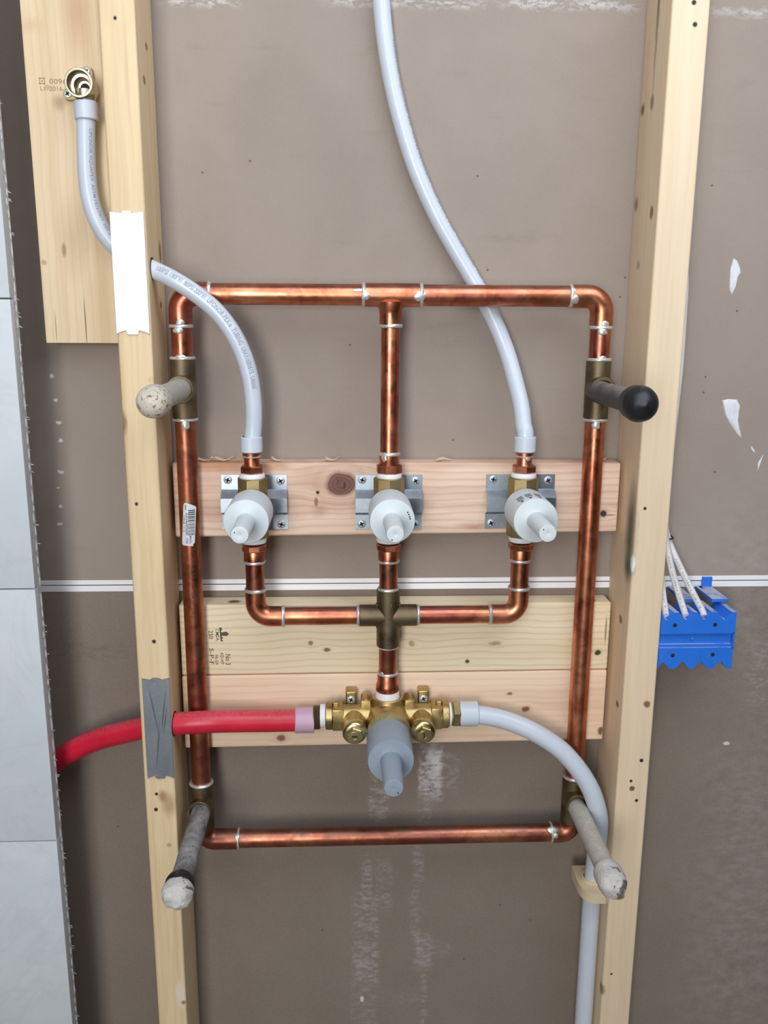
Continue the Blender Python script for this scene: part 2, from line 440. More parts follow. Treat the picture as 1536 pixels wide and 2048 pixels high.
smear(886, 1500, 918, 1580, 0.35)
smear(738, 1545, 776, 1640, 0.6)
smear(722, 1715, 742, 1805, 0.55); smear(752, 1715, 784, 1770, 0.3)
smear(706, 1790, 758, 1900, 0.45, grain, 0.45, 0.64); smear(706, 1900, 756, 1960, 0.55, grain, 0.42, 0.6); smear(702, 1950, 752, 2060, 0.35, grain, 0.46, 0.66); smear(762, 1770, 784, 1820, 0.35)
smear(836, 1600, 862, 1660, 0.3); smear(828, 1690, 846, 1760, 0.5); smear(822, 1760, 838, 1880, 0.35)
smear(830, 1870, 862, 1935, 0.5, grain, 0.4, 0.6); smear(862, 1890, 900, 1905, 0.35)
smear(844, 1930, 851, 2060, 0.4); smear(752, 1990, 840, 2005, 0.18)
smear(1420, 1020, 1560, 1340, 0.16, grain2, 0.35, 0.65, (0.6, 0.6, 0.6), .05, .08)
smear(1500, 1280, 1545, 1420, 0.55, grain, 0.5, 0.7, PL, .01, .03)
smear(1430, 1480, 1560, 2060, 0.18, grain2, 0.35, 0.65, (0.6, 0.6, 0.6), .05, .08)
smear(335, -6, 470, 8, 0.8, grain, 0.46, 0.55, (0.72, 0.72, 0.72), .02, .006)
smear(660, -4, 960, 12, 0.7, grain, 0.46, 0.55, (0.72, 0.72, 0.72), .02, .006)
smear(1010, 0, 1262, 16, 0.75, grain, 0.46, 0.55, (0.72, 0.72, 0.72), .02, .006)
smear(1432, 18, 1560, 30, 0.6, grain, 0.44, 0.55, (0.70, 0.69, 0.68), .02, .005)
smear(960, 470, 1100, 482, 0.28, grain, 0.4, 0.6, (0.16, 0.125, 0.1), .02, .004)
smear(860, 680, 960, 690, 0.2, grain, 0.4, 0.6, (0.16, 0.125, 0.1), .02, .004)
smear(120, 1285, 260, 1320, 0.3, grain, 0.45, 0.6, (0.12, 0.1, 0.085), .02, .006)
# nicks in the paper down the left bay
for px, py, r in ((102, 753, .004), (111, 800, .004), (117, 847, .005), (121, 883, .005), (122, 943, .005), (118, 976, .003), (121, 1012, .003), (120, 1048, .004), (1452, 1487, .006), (724, 1998, .0045)):
    wb.spot(W(px, py, YB), r * .72, (0.70, 0.66, 0.62), 1.0, 0.3, (1.0, 1, 0.7) if px != 724 else (.8, 1, 1.5), wsrc if px != 724 else None)
for px, py in ((1240, 594), (1250, 555), (955, 352), (405, 345), (500, 322), (1424, 371), (1474, 622), (700, 690), (645, 1860), (1060, 1840), (1000, 1810), (975, 540), (906, 880), (1411, 754), (1407, 785), (1430, 944), (928, 1918), (236, 1653)):
    wb.spot(W(px, py, YB), .0013, (0.08, 0.06, 0.05), 0.8)
wb.bump(b, 0.08, 0.0005)
zj0, zj1, zj2, zj3 = 1.2100, 1.2037, 1.2027, 1.1945
wall = obj('wall_back', box(-1.3, 1.3, YB, YB + .0125, zj1, 2.5), wb.m); tag(wall, kind='structure')
lm = wb.m.copy(); lm.name = 'lower_drywall_shaded'
for nd in lm.node_tree.nodes:                       # lower sheet's paper, darkened further to stand in for shade low down
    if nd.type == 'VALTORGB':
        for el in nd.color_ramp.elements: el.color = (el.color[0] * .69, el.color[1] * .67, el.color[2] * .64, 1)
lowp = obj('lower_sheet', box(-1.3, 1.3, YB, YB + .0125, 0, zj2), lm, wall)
M_edge = plain('white_paper_edge', (0.93, 0.93, 0.95), 0.7, var=0.04, scale=20)
obj('paper_edge', box(-1.3, 1.3, YB - .0008, YB + .002, zj1 + .0001, zj0, .0003, 1), M_edge, wall)
obj('paper_edge', box(-1.3, 1.3, YB - .0008, YB + .002, zj3, zj2 - .0001, .0003, 1), M_edge, wall)
obj('joint_gap', box(-1.3, 1.3, YB + .0125, YB + .0135, zj3 - .01, zj0 + .01), M_dark, wall)
# dabs of joint compound
M_dab = plain('joint_compound', (0.74, 0.76, 0.79), 0.7, var=0.1, scale=200, bump=0.4, bscale=200)
def dab(pts, h=0.0035, seed=0):
    poly = [W(x, y, YB) for x, y in pts]
    c = sum(poly, Vector()) / len(poly); n = len(poly); V = []; Fc = []
    for k, (f, hh) in enumerate(((1.0, 0.0), (0.9, .55), (0.6, .8), (0.25, .7))):
        for i, p in enumerate(poly):
            q = c.lerp(p, f); V.append(Vector((q.x, YB - h * hh * (0.7 + 0.6 * mnoise.noise(q * 90 + Vector((seed, 0, 0)))) + .0003, q.z)))
    for k in range(3):
        for i in range(n):
            j = (i + 1) % n; Fc.append((k * n + i, k * n + j, (k + 1) * n + j, (k + 1) * n + i))
    Fc.append(tuple(3 * n + i for i in range(n)))
    return V, Fc
obj('compound_dab', dab([(1467, 516), (1474, 520), (1480, 535), (1481, 545), (1475, 556), (1471, 575), (1464, 590), (1459, 580), (1459, 560), (1461, 535)]), M_dab, wall)
obj('compound_dab', dab([(1444, 800), (1455, 797), (1474, 799), (1480, 810), (1478, 822), (1476, 840), (1480, 860), (1483, 878), (1474, 868), (1460, 848), (1450, 830)], .004, 3), M_dab, wall)
obj('compound_dab', dab([(1500, 890), (1508, 898), (1511, 908), (1503, 900)], .002, 5), M_dab, wall)
obj('compound_dab', dab([(1527, 908), (1521, 925), (1515, 942), (1516, 925)], .002, 6), M_dab, wall)

fl = Mat('floor_concrete', (0.30, 0.29, 0.28), 0.8); fl.setcol(fl.ramp(fl.noise(3, (1, 1, 1), 6), [(0.3, (0.25, 0.24, 0.23)), (0.7, (0.34, 0.33, 0.31))]))
tag(obj('floor', box(-2.2, 2.2, -3.4, .12, -.05, 0), fl.m), kind='structure')

# tiled panel on the left
XT = -0.4335
tm = Mat('white_marble_tile', (0.62, 0.66, 0.68), 0.5)
v1 = tm.noise(5, (1, 1, 1), 6, 0.65, 1.6); v2 = tm.noise(14, (1, 1, 1), 5, 0.6, 1.0, (4, 2, 9))
tm.setcol(tm.ramp(v2, [(0.3, (0.57, 0.62, 0.645)), (0.7, (0.63, 0.665, 0.68))]))
ridge = tm.math('ABSOLUTE', tm.math('SUBTRACT', v1, 0.5), 0)
tm.mix(tm.rng(ridge, 0.0, 0.035, 1, 0), (0.42, 0.44, 0.47), 0.16)
cb = Mat('cement_board', (0.62, 0.62, 0.61), 0.9)
g = cb.noise(260, (1, 1, 1), 5, 0.7); cb.setcol(cb.ramp(g, [(0.35, (0.55, 0.545, 0.535)), (0.65, (0.72, 0.715, 0.70))]))
cb.bump(g, 0.8, 0.002)
wt = tag(obj('wall_left', box(-1.0, XT, -.0125, 0, 0, 2.5, .001, 1), cb.m), kind='structure')
tiles = []
for z in (0.902 - .3325 * 2, 0.902 - .3325, 0.902, 1.2342, 1.5665, 1.5665 + .3325, 1.5665 + .665):
    tiles.append(box(-1.0, XT + .0005, -.0235, -.0136, z - .3325 + .0008, z - .0008, .0009, 2))
obj('tile_face', tiles, tm.m, wt)
obj('thin_set_mortar', box(-1.0, XT - .001, -.0140, -.0123, 0.02, 2.49), plain('mortar', (0.26, 0.265, 0.27), 0.9, bump=.4), wt)
# torn glass mesh along the cut edge
V = []; Fc = []; z = 0.3; k = 0
while z < 2.1:
    L = random.uniform(.008, .02); y = -.0075 + random.uniform(-.0015, .0015); w = random.uniform(.0010, .0026)
    b0 = len(V)
    for dz, ww in ((0, .2), (.3, 1), (.7, .8), (1, .15)):
        V += [Vector((XT + .0002, y - w * ww, z + L * dz)), Vector((XT + .0012 * ww + .0004, y, z + L * dz)), Vector((XT + .0002, y + w * ww, z + L * dz))]
    for q in range(3):
        Fc += [(b0 + q * 3, b0 + q * 3 + 1, b0 + q * 3 + 4, b0 + q * 3 + 3), (b0 + q * 3 + 1, b0 + q * 3 + 2, b0 + q * 3 + 5, b0 + q * 3 + 4)]
    z += L * random.uniform(.9, 1.5)
M_fibre = plain('torn_glass_fibre', (0.72, 0.71, 0.69), 0.8, var=0.1)
tag(obj('glass_mesh', (V, Fc), M_fibre, wt), kind='stuff')
V = []; Fc = []
for k in range(70):
    z = random.uniform(.4, 1.95); b0 = len(V); l = random.uniform(.001, .0035); h = random.uniform(.001, .003)
    V += [Vector((XT - .001, -.0005, z)), Vector((XT + l, .0004, z + random.uniform(-.002, .002))), Vector((XT - .001, -.0005, z + h)), Vector((XT - .001, .0012, z + h / 2))]
    Fc += [(b0, b0 + 1, b0 + 2), (b0, b0 + 3, b0 + 1), (b0 + 3, b0 + 2, b0 + 1)]
tag(obj('frayed_edge', (V, Fc), M_fibre, wt), kind='stuff')

# ------------------------------------------------------------------ studs and boards
HOLE = (0.02, 0.014, 0.010)
LS0, LS1, RS0, RS1 = -0.3255, -0.2868, 0.2868, 0.3287
sp = []
for px, py, r in ((230, 36, .0018), (273, 1008, .0020), (308, 1283, .0024), (313, 1588, .002), (312, 1619, .0025)):
    sp.append((W(px, py, 0), r, HOLE, 1.0, (1, 1, 1.1)))
sp += [(W(325, 1592, 0), .006, (0.30, 0.13, 0.05), .7, (.8, 1, 1.3), .5), (W(338, 1610, 0), .010, (0.36, 0.20, 0.09), .6, (.8, 1, 1.4), .5),
       (W(362, 1988, 0), .009, (0.86, 0.72, 0.58), .8, (.8, 1, 2.2), .3), (W(367, 2005, 0), .003, (0.2, 0.14, 0.08), .8),
       (W(248, 845, 0), .006, (0.25, 0.10, 0.04), .7, (.5, 1, 2), .5), (W(303, 760, 0), .004, (.45, .3, .15), .3),
       (Vector((LS1, .03, W(294, 165, .04).z)), .0036, (.26, .14, .06), .9, (1, .8, 1.3)), (Vector((LS1, .05, W(300, 88, .04).z)), .003, (.26, .14, .06), .9, (1, .8, 1.3)),
       (Vector((LS1, .06, W(330, 610, .06).z)), .004, (.2, .11, .05), .8), (Vector((LS1, .07, W(330, 505, .07).z)), .006, (.10, .06, .03), .8, (1, .3, 2)),
       (W(338, 1690, 0), .003, (.3, .2, .1), .6)]
ls = obj('wall_stud', box(LS0, LS1, 0, YB - .0009, 0, 2.5, .0035, 3), wood('left_stud_wood', (-.306, 0, 0), (0.83, 0.65, 0.395), (0.71, 0.515, 0.29), 'Z', 0.0, .65, 1.0, spots=sp), origin=(-.306, 0, 0))
tag(ls, 'yellowish pine wall stud left of the copper pipes, crossed by two metal plates', 'stud', 'vertical wall studs')
sp = []
for px, py, r in ((1388, 5, .0026), (1390, 49, .0026), (1290, 1017, .002), (1283, 1521, .0026), (1262, 1562, .002), (1273, 1601, .0022), (1223, 1948, .0016)):
    sp.append((W(px, py, 0), r, HOLE, 1.0))
sp += [(W(1264, 1577, 0), .0036, (.20, .10, .04), 1.0), (W(1294, 1408, 0), .0042, (.25, .14, .06), 1.0),
       (W(1240, 1793, 0), .0062, (.24, .11, .05), 1.0, (1, 1, .9), .25),
       (Vector((RS0, .017, 1.29)), .026, (.045, .085, .055), .85, (.22, .52, 1.9), .6), (Vector((RS0, .015, 1.245)), .014, (.045, .09, .055), .8, (.4, .9, 1), .6),
       (Vector((RS0, .077, atX(1283, 222, RS0).z)), .0065, (.16, .09, .045), .9, (1, .9, .9), .4), (Vector((RS0, .078, atX(1266, 412, RS0).z)), .0075, (.28, .16, .07), .8, (1, .9, 1.0), .5),
       (Vector((RS0, .020, atX(1304, 425, RS0).z)), .0042, (.28, .13, .045), .9, (1, .7, 1.8), .3), (Vector((RS0, .055, atX(1267, 532, RS0).z)), .004, (.35, .22, .12), .6, (1, .8, 1.3)),
       (Vector((RS0, .045, 2.1)), .008, (.16, .11, .07), .9, (1, .08, 34), .25), (Vector((RS0, .045, atX(1312, 200, RS0).z)), .005, (.2, .13, .08), .7, (1, .6, 1.6)),
       (Vector((RS0, .030, atX(1231, 1227, RS0).z)), .005, (.18, .10, .05), .9), (Vector((RS0, .02, atX(1237, 1412, RS0).z)), .0045, (.15, .09, .05), .9),
       (Vector((RS0, .004, atX(1206, 1985, RS0).z)), .006, (.16, .10, .06), .8, (1, .8, 1.5)),
       (Vector((RS0 - .001, .002, W(1258, 1128, 0).z)), .0055, (.82, .88, .90), 1.0, (.8, 1, 1.9), .25)]
rs = obj('wall_stud', box(RS0, RS1, 0, YB - .0009, 0, 2.5, .003, 3), wood('right_stud_wood', (.307, 0, 0), (0.84, 0.68, 0.475), (0.76, 0.585, 0.385), 'Z', 0.0, .4, 5.0, spots=sp), origin=(.307, 0, 0))
tag(rs, 'pale pine wall stud right of the copper pipes with a white paint blob', 'stud', 'vertical wall studs')

# wide backing board at the top left
x0, x1, z0 = -.4225, LS0 - .0006, 1.5165
sp = [(W(118, 205, .051), .006, (.42, .27, .14), .7, (1, 1, 1.2), .6), (W(95, 175, .051), .003, (.4, .25, .12), .5), (W(88, 525, .051), .003, (.4, .25, .12), .6),
      (W(145, 480, .051), .010, (.40, .27, .14), .35, (1.2, 1, 3.0), .8), (W(128, 500, .051), .0025, (.3, .18, .08), .7, (1, 1, 3)),
      (W(150, 20, .051), .014, (.48, .24, .12), .5, (.8, 1, 2.5), .8), (W(60, 50, .051), .012, (.62, .38, .22), .4, (1, 1, .5), .8),
      (W(171, 645, .051), .0006, (.12, .07, .03), .9, (1, 1, 44), .3), (W(112, 655, .051), .0005, (.2, .12, .05), .7, (1, 1, 34), .3),
      (W(205, 610, .051), .010, (.62, .42, .2), .4, (1, 1, 5), .8)]
bb = obj('backing_board', box(x0, x1, .051, YB - .0004, z0, 2.2, .0015, 2), wood('backing_board_wood', (-.37, .051, z0), (0.84, 0.67, 0.44), (0.70, 0.51, 0.29), 'Z', 0.16, .35, 2.3, spots=sp, rscale=90), origin=(-.37, .051, z0))
tag(bb, 'wide pine backing board behind the brass elbow at the top left', 'board')
def flat_text(o, items, mat, Y, name='stamp'):
    """items: text, pixel of the start of the baseline, length px, height px, direction (1,0) or (0,1)"""
    pcs = []
    for t, px, py, L, h, d in items:
        P = W(px, py, Y); k = mpp(P)
        V2, Fc = fit2d(t, L * k, h * k, 0.008)
        if d == 'R': V = [P + Vector((u, -.0002, v)) for u, v in V2]
        else: V = [P + Vector((v, -.0002, -u)) for u, v in V2]      # reads downwards
        pcs.append((V, Fc))
    return obj(name, pcs, mat, o)
P0 = W(79, 168, .051); k = mpp(P0)
sq = []
for a0, a1, b0, b1 in ((0, 11, 0, 1.6), (0, 11, 10, 11.6), (0, 1.6, 0, 11.6), (9.6, 11, 0, 11.6), (4, 7, 4, 7)):
    sq.append(box(P0.x + a0 * k, P0.x + a1 * k, .0507, .0512, P0.z + b0 * k, P0.z + b1 * k))
obj('stamp', sq, M_stamp_pale, bb)
flat_text(bb, [('0096', 99, 168, 34, 10, 'R'), ('L1', 81, 181, 9, 8, 'R'), ('2016-', 99, 182, 30, 9, 'R')], M_stamp_pale, .051)

# three boards between the studs
YF = 0.055
def blocking(c, mat, label):
    (xl, xr, zbl, zbr, ztl, ztr) = c
    fr = [(xl, YF, zbl), (xr, YF, zbr), (xr, YF, ztr), (xl, YF, ztl)]
    bk = [(x, YB - .0004, z) for x, _, z in fr]
    o = obj('blocking_board', box8(fr + bk, .003, 3), mat, origin=((xl + xr) / 2, YF, zbl)); tag(o, label, 'board', 'boards across the stud bay'); return o
kn = [(W(683, 968, YF), .0165, (.20, .075, .055), .95, (1.15, 1, .95)), (W(1207, 1027, YF), .0045, (.05, .045, .04), 1.0, (1, 1, .9))]
sp = [(W(636, 985, YF), .0022, HOLE, 1.0), (W(633, 1004, YF), .0035, (.2, .08, .05), .8, (.7, 1, 1.6)), (W(683, 966, YF), .0185, (.80, .56, .36), 0.0),
      (W(430, 930, YF), .022, (.52, .23, .11), .8, (2.2, 1, .35), .5), (W(545, 931, YF), .012, (.52, .27, .14), .75, (1.8, 1, .35), .5),
      (W(620, 950, YF), .014, (.45, .25, .15), .35, (1, 1, 1), .8), (W(955, 1052, YF), .012, (.4, .2, .12), .6, (1.5, 1, .3), .7),
      (W(1219, 1030, YF), .009, (.2, .1, .06), .8, (1, 1, .08), .4), (W(640, 1020, YF), .008, (.4, .2, .13), .5, (1, 1, 1), .8)]
O1 = (0.0006, YF, 1.276)
b1 = blocking((-.2818, .2822, 1.2760, 1.2805, 1.3712, 1.3705), wood('top_blocking_wood', O1, (0.90, 0.69, 0.53), (0.60, 0.37, 0.26), 'X', 0.28, .4, 3.7, kn, sp, 75), 'pinkish board with a big round knot behind the three white capped valves')
kn = [(W(1196, 1305, YF), .0048, (.07, .06, .04), 1.0, (1, 1, .8)), (W(934, 1322, YF), .0028, (.16, .09, .05), 1.0, (1, 1, 1)), (W(622, 1287, YF), .0030, (.38, .2, .1), .8, (1, 1, 1)), (W(655, 1300, YF), .0036, (.30, .15, .08), .9, (1.2, 1, .8)), (W(824, 1287, YF), .004, (.45, .28, .14), .6, (1, 1, 1)), (W(990, 1287, YF), .004, (.45, .28, .14), .6, (2, 1, .8))]
sp = [(Vector((W(468, 1208, .06).x, .068, 1.1865)), .006, (.06, .05, .03), .9, (1.4, 1, 1)), (Vector((W(1188, 1196, .06).x, .066, 1.186)), .004, (.08, .06, .04), .9), (W(1212, 1260, YF), .003, (.25, .15, .08), .8, (.4, 1, 6))]
O2 = (0.0, YF, 1.0892)
b2 = blocking((-.2822, .2818, 1.0892, 1.0908, 1.1862, 1.1850), wood('middle_blocking_wood', O2, (0.95, 0.81, 0.565), (0.86, 0.70, 0.455), 'X', 0.45, .35, 6.1, kn, sp, 80), 'yellow grade stamped board behind the copper cross fitting')
kn = [(W(563, 1476, YF), .0052, (.30, .13, .07), .9, (1.2, 1, .9)), (W(1052, 1418, YF), .0048, (.28, .12, .06), .95, (1.1, 1, .8)), (W(1020, 1388, YF), .0028, (.28, .15, .08), .8, (1.4, 1, .8)), (W(1202, 1462, YF), .004, (.15, .08, .05), .8, (.8, 1, 1.5))]
O3 = (0.0, YF, .985)
b3 = blocking((-.2826, .2820, .9850, .9880, 1.0880, 1.0897), wood('bottom_blocking_wood', O3, (0.92, 0.70, 0.51), (0.77, 0.55, 0.375), 'X', 0.2, .4, 9.3, kn, (), 120), 'lowest of the three boards, peach coloured, carrying the brass mixing valve')
flat_text(b2, [('250', 417, 1261, 18, 9, 'D'), ('S-P-F', 418.5, 1296.5, 35, 8.5, 'D'), ('CMSA.', 431, 1257.5, 27, 6.5, 'D'), ('NLGA', 430, 1309.5, 22, 6.5, 'D'), ('KD-HT', 440.5, 1306, 24.5, 6.5, 'D'), ('No 3', 450.5, 1308.5, 22.5, 10.5, 'D')], M_stamp, YF)
P0 = W(438.5, 1255, YF); k = mpp(P0)
lf = [(0, 0), (3.2, 0), (5.5, 1.2), (3.8, 2.6), (6.2, 4.8), (3.2, 5.8), (3.4, 10.2), (9.5, 10.0), (11, 8.8), (13.5, 9.5), (13.8, 8.3), (16, 11.2), (19.4, 13.8), (16.4, 15.6), (14.2, 18.8), (13.5, 17.4), (10, 17.6), (4.4, 17), (5, 20.8), (7.8, 22), (4.5, 23.6), (4.8, 26.4), (7.2, 29.2), (5, 29.6), (1.8, 28.6)]
obj('stamp', extrude([(P0.x + a * k, P0.z - b * k) for a, b in reversed(lf)], YF - .0003, YF + .0001), M_stamp, b2)

# shavings on the ledge of the top board
M_shave = plain('wood_shaving_wood', (0.78, 0.62, 0.42), 0.7, var=0.1, scale=200)
def shaving(px, py, L, h, curl, ang, label):
    P = W(px, py, .06); k = mpp(P); L *= k; h *= k; w = .0045; V = []; Fc = []; n = 9
    base = Vector((P.x, .0675, 1.3714))
    for i in range(n):
        t = i / (n - 1); x = (t - .5) * L; z = h * (abs(2 * t - 1) ** curl if curl > 0 else 1 - abs(2 * t - 1) ** -curl) + .0007
        yy = .006 * (t - .5) * ang
        for (dy, dz) in ((-w, 0), (w, .001 * math.sin(5 * t)), (w, .0007 + .001 * math.sin(5 * t)), (-w, .0007)):
            V.append(base + Vector((x, yy + dy * (1 - .5 * t), z + dz)))
    for i in range(n - 1):
        for q in range(4):
            r = (q + 1) % 4; Fc.append((i * 4 + q, i * 4 + r, i * 4 + 4 + r, i * 4 + 4 + q))
    Fc += [(3, 2, 1, 0), tuple((n - 1) * 4 + q for q in range(4))]
    tag(obj('wood_shaving', (V, Fc), M_shave, origin=base), label, 'wood shaving', 'wood shavings on the top board')
shaving(447, 912, 36, 8, 1.2, 1.5, 'longest curled wood shaving, left of the left capped valve on the top board')
shaving(404, 915, 20, 4, 2, -1, 'small wood shaving beside the left copper riser on the top board')
shaving(422, 914, 12, 6, -2, 1, 'short arched wood shaving beside the longest shaving on the top board')
shaving(479, 912, 12, 7, 1, 2, 'small upright wood shaving just left of the left plastic tube end')
shaving(552, 914, 22, 5, 2, -2, 'wood shaving just right of the left plastic tube end on the top board')
shaving(664, 911, 26, 6, 1.4, 1, 'wood shaving on the top board above the big knot')
shaving(889, 909, 32, 4, -1.5, .5, 'flat wood shaving on the top board between centre and right valves')
shaving(1211, 908, 18, 5, 1, 1.5, 'wood shaving on the top board beside the right copper riser')

# nail guard plates
def nail_plate(x0, x1, z0, z1, mat, label, y=-.0002):
    w = x1 - x0; L = z1 - z0
    e = [(0, 0), (.10, .012), (.30, .030), (.34, .030), (.345, .012), (.64, .012), (.645, .030), (.69, .030), (.90, .012), (1, 0)]
    poly = [(x0 + u * w, z0 + (v - .004) * w * 1.2) for u, v in e]
    t = [(1, 0), (.80, -.07), (.70, -.10), (.69, -.05), (.65, -.02), (.64, -.10), (.36, -.10), (.35, -.02), (.31, -.05), (.30, -.10), (.18, -.07), (0, 0)]
    bt = [(0, 0), (.15, .09), (.30, .13), (.31, .02), (.36, -.01), (.37, -.01), (.64, -.01), (.66, .02), (.67, .13), (.85, .09), (1, 0)]
    tp = [(1, 0), (.72, -.055), (.66, -.03), (.645, -.10), (.63, .015), (.37, .015), (.355, -.10), (.34, -.03), (.28, -.055), (0, 0)]
    poly = [(x0 + u * w, z0 + v * w) for u, v in bt] + [(x0 + u * w, z1 + v * w) for u, v in tp]
    c = ((x0 + x1) / 2, y, (z0 + z1) / 2)
    o = obj('nail_plate', extrude(poly, y - .0016, y, .0003), mat, origin=c)
    return tag(o, label, 'nail plate', 'steel nail plates on the left stud')
def galv(name, color, rough, origin, lines=()):
    m = Mat(name, color, rough, 1.0, origin)
    vo = m.n.new('ShaderNodeTexNoise'); vo.inputs['Scale'].default_value = 260; vo.inputs['Detail'].default_value = 5; m.l.new(m.co, vo.inputs['Vector'])
    big = m.noise(35, (1, 1, .6), 4, .6)
    m.setcol(m.ramp(big, [(0.3, tuple(c * .86 for c in color)), (0.7, tuple(min(1, c * 1.08) for c in color))]))
    m.mix(m.rng(vo.outputs['Fac'], .58, .72), tuple(min(1, c * 1.5) for c in color), .4)
    for P, r, st, rot in lines: m.spot(P, r, tuple(c * .45 for c in color), .8, .4, st, None, rot)
    m.bump(vo.outputs['Fac'], .06, .0005); return m.m
nail_plate(-.3253, -.2884, 1.5285, 1.6610, galv('bright_zinc', (0.50, 0.53, 0.545), 0.48, (-.306, 0, 1.6)), 'bright blank steel nail plate near the top of the left stud')
lines = [(W(308, 1420, 0), .001, (1, 1, 30), .14), (W(328, 1420, 0), .001, (1, 1, 26), -.13), (W(317, 1490, 0), .001, (1, 1, 28), -.1), (W(331, 1440, 0), .0008, (1, 1, 20), -.16)]
nail_plate(-.3205, -.2868, .9735, 1.1100, galv('dull_zinc', (0.34, 0.38, 0.42), 0.5, (-.3036, -.0002, 1.04175), lines), 'dull scratched steel nail plate on the left stud above the red tube')

# ------------------------------------------------------------------ copper loop
YL = 0.041
XL, XR, XC, ZT, ZB = -.2605, .2415, -.0125, 1.5745, .8578
RP = 0.0125; RF = 0.0138
X, Yv, Z = Vector((1, 0, 0)), Vector((0, 1, 0)), Vector((0, 0, 1))
def solder(P, ax, r, w=.004, seed=0, blob=None):
    ps = [lathe(Vector(P) - Vector(ax).normalized() * w / 2, ax, [(0, r * .99), (w * .25, r * 1.045), (w * .6, r * 1.05), (w, r * .99)], 36, wob=.05, seed=seed)]
    if blob:                                     # a run of solder: angle about the pipe, length along it
        _, u, v = frame(ax); a = Vector(ax).normalized()
        for (dx, da, s, ln) in blob:
            f = Vector((0, -1, 0)); f = (f - a * f.dot(a)).normalized(); sd = a.cross(f)
            c = Vector(P) + a * dx + (f * math.cos(da) + sd * math.sin(da)) * r * .99
            nrm = (f * math.cos(da) + sd * math.sin(da)); tan = a.cross(nrm)
            V = []; Fc = []
            for i, (hh, rr) in enumerate(((0, 1), (.6, .8), (.95, .45), (1, .1))):
                for kx in range(12):
                    an = 2 * PI * kx / 12; wobl = 1 + .3 * mnoise.noise(Vector((kx * .9, seed, dx * 300)))
                    V.append(c + nrm * hh * s * .16 + a * math.cos(an) * rr * ln * wobl + tan * math.sin(an) * rr * s * wobl - nrm * (1 - math.cos(rr * s * math.sin(an) / r)) * r)
            for i in range(3):
                for kx in range(12):
                    kk = (kx + 1) % 12; Fc.append((i * 12 + kx, i * 12 + kk, i * 12 + 12 + kk, i * 12 + 12 + kx))
            Fc.append(tuple(36 + kx for kx in range(12)))
            ps.append((V, Fc))
    return ps
loop = thing('copper_pipe_loop', (XC, YL, ZB), 'large rectangular copper pipe loop framing the valves with a centre riser', 'pipework')
def sj(P, ax, r=RF, seed=0, blob=None, par=None, w=.004): obj('solder_joint', solder(P, ax, r, w, seed, blob), M_solder, par or loop)
def elbow(A, Cn, B, mat, par, r=RF, rad=.019):
    path = elbow_path(A, Cn, B, rad); obj('elbow', [tube(path, r)], mat, par)
xa, xb = W(420, 590, YL).x, W(1140, 590, YL).x          # elbow / pipe joints on the top run
t0, t1 = W(727, 590, YL).x, W(842, 590, YL).x           # tee
zl1, zr1 = W(360, 652, YL).z, W(1193, 655, YL).z
zt0, zt1 = W(363, 716, YL).z, W(368, 838, YL).z         # upper side tees
elbow((XL, YL, zl1), (XL, YL, ZT), (xa, YL, ZT), M_copper, loop)
elbow((XR, YL, zr1), (XR, YL, ZT), (xb, YL, ZT), M_copper, loop)
obj('pipe', cyl((xa - .004, YL, ZT), (t0 + .004, YL, ZT), RP), M_copper, loop)
obj('pipe', cyl((t1 - .004, YL, ZT), (xb + .004, YL, ZT), RP), M_copper, loop)
zst = W(782, 652, YL).z
obj('tee', [cyl((t0, YL, ZT), (t1, YL, ZT), RF), lathe((XC, YL, ZT - .008), -Z, [(0, .0165), (.0065, .0155), (.010, .0140), (.014, .0135), (ZT - zst - .008, .0135)])], M_copper, loop)
sj((xa, YL, ZT), X, seed=1, blob=[(.002, .5, .004, .004)]); sj((t0, YL, ZT), X, seed=2, blob=[(.002, .1, .0055, .005), (-.006, -.4, .002, .006)])
sj((t1, YL, ZT), X, seed=3, blob=[(-.002, .1, .006, .007)]); sj((xb, YL, ZT), X, seed=4, blob=[(.003, .3, .006, .005), (.001, -.6, .003, .003)])
sj((XC, YL, zst), Z, .0135, 5)
# centre riser, leaning forward to the centre valve
XV = (-.1800, -.0138, .1517); YV = 0.024; ZV = 1.3215
zsr = W(780, 907, YV).z
obj('pipe', cyl((XC, YL - .0005, zst + .004), (XV[1], YV, zsr - .004), .0113), M_copper, loop)
sj((XV[1], YV, zsr), Z, .0125, 6, [(-.003, -.6, .004, .006)])
zn = W(780, 945, YV).z; zn1 = W(780, 929, YV).z
obj('threaded_adapter', [lathe((XV[1], YV, zsr + .001), -Z, [(0, .0125), (zsr - zn1, .0125), (zsr - zn1 + .002, .0120)]), hexa((XV[1], YV, zn1), (XV[1], YV, zn), .0160, .001, .3, 8)], M_adapter, loop)
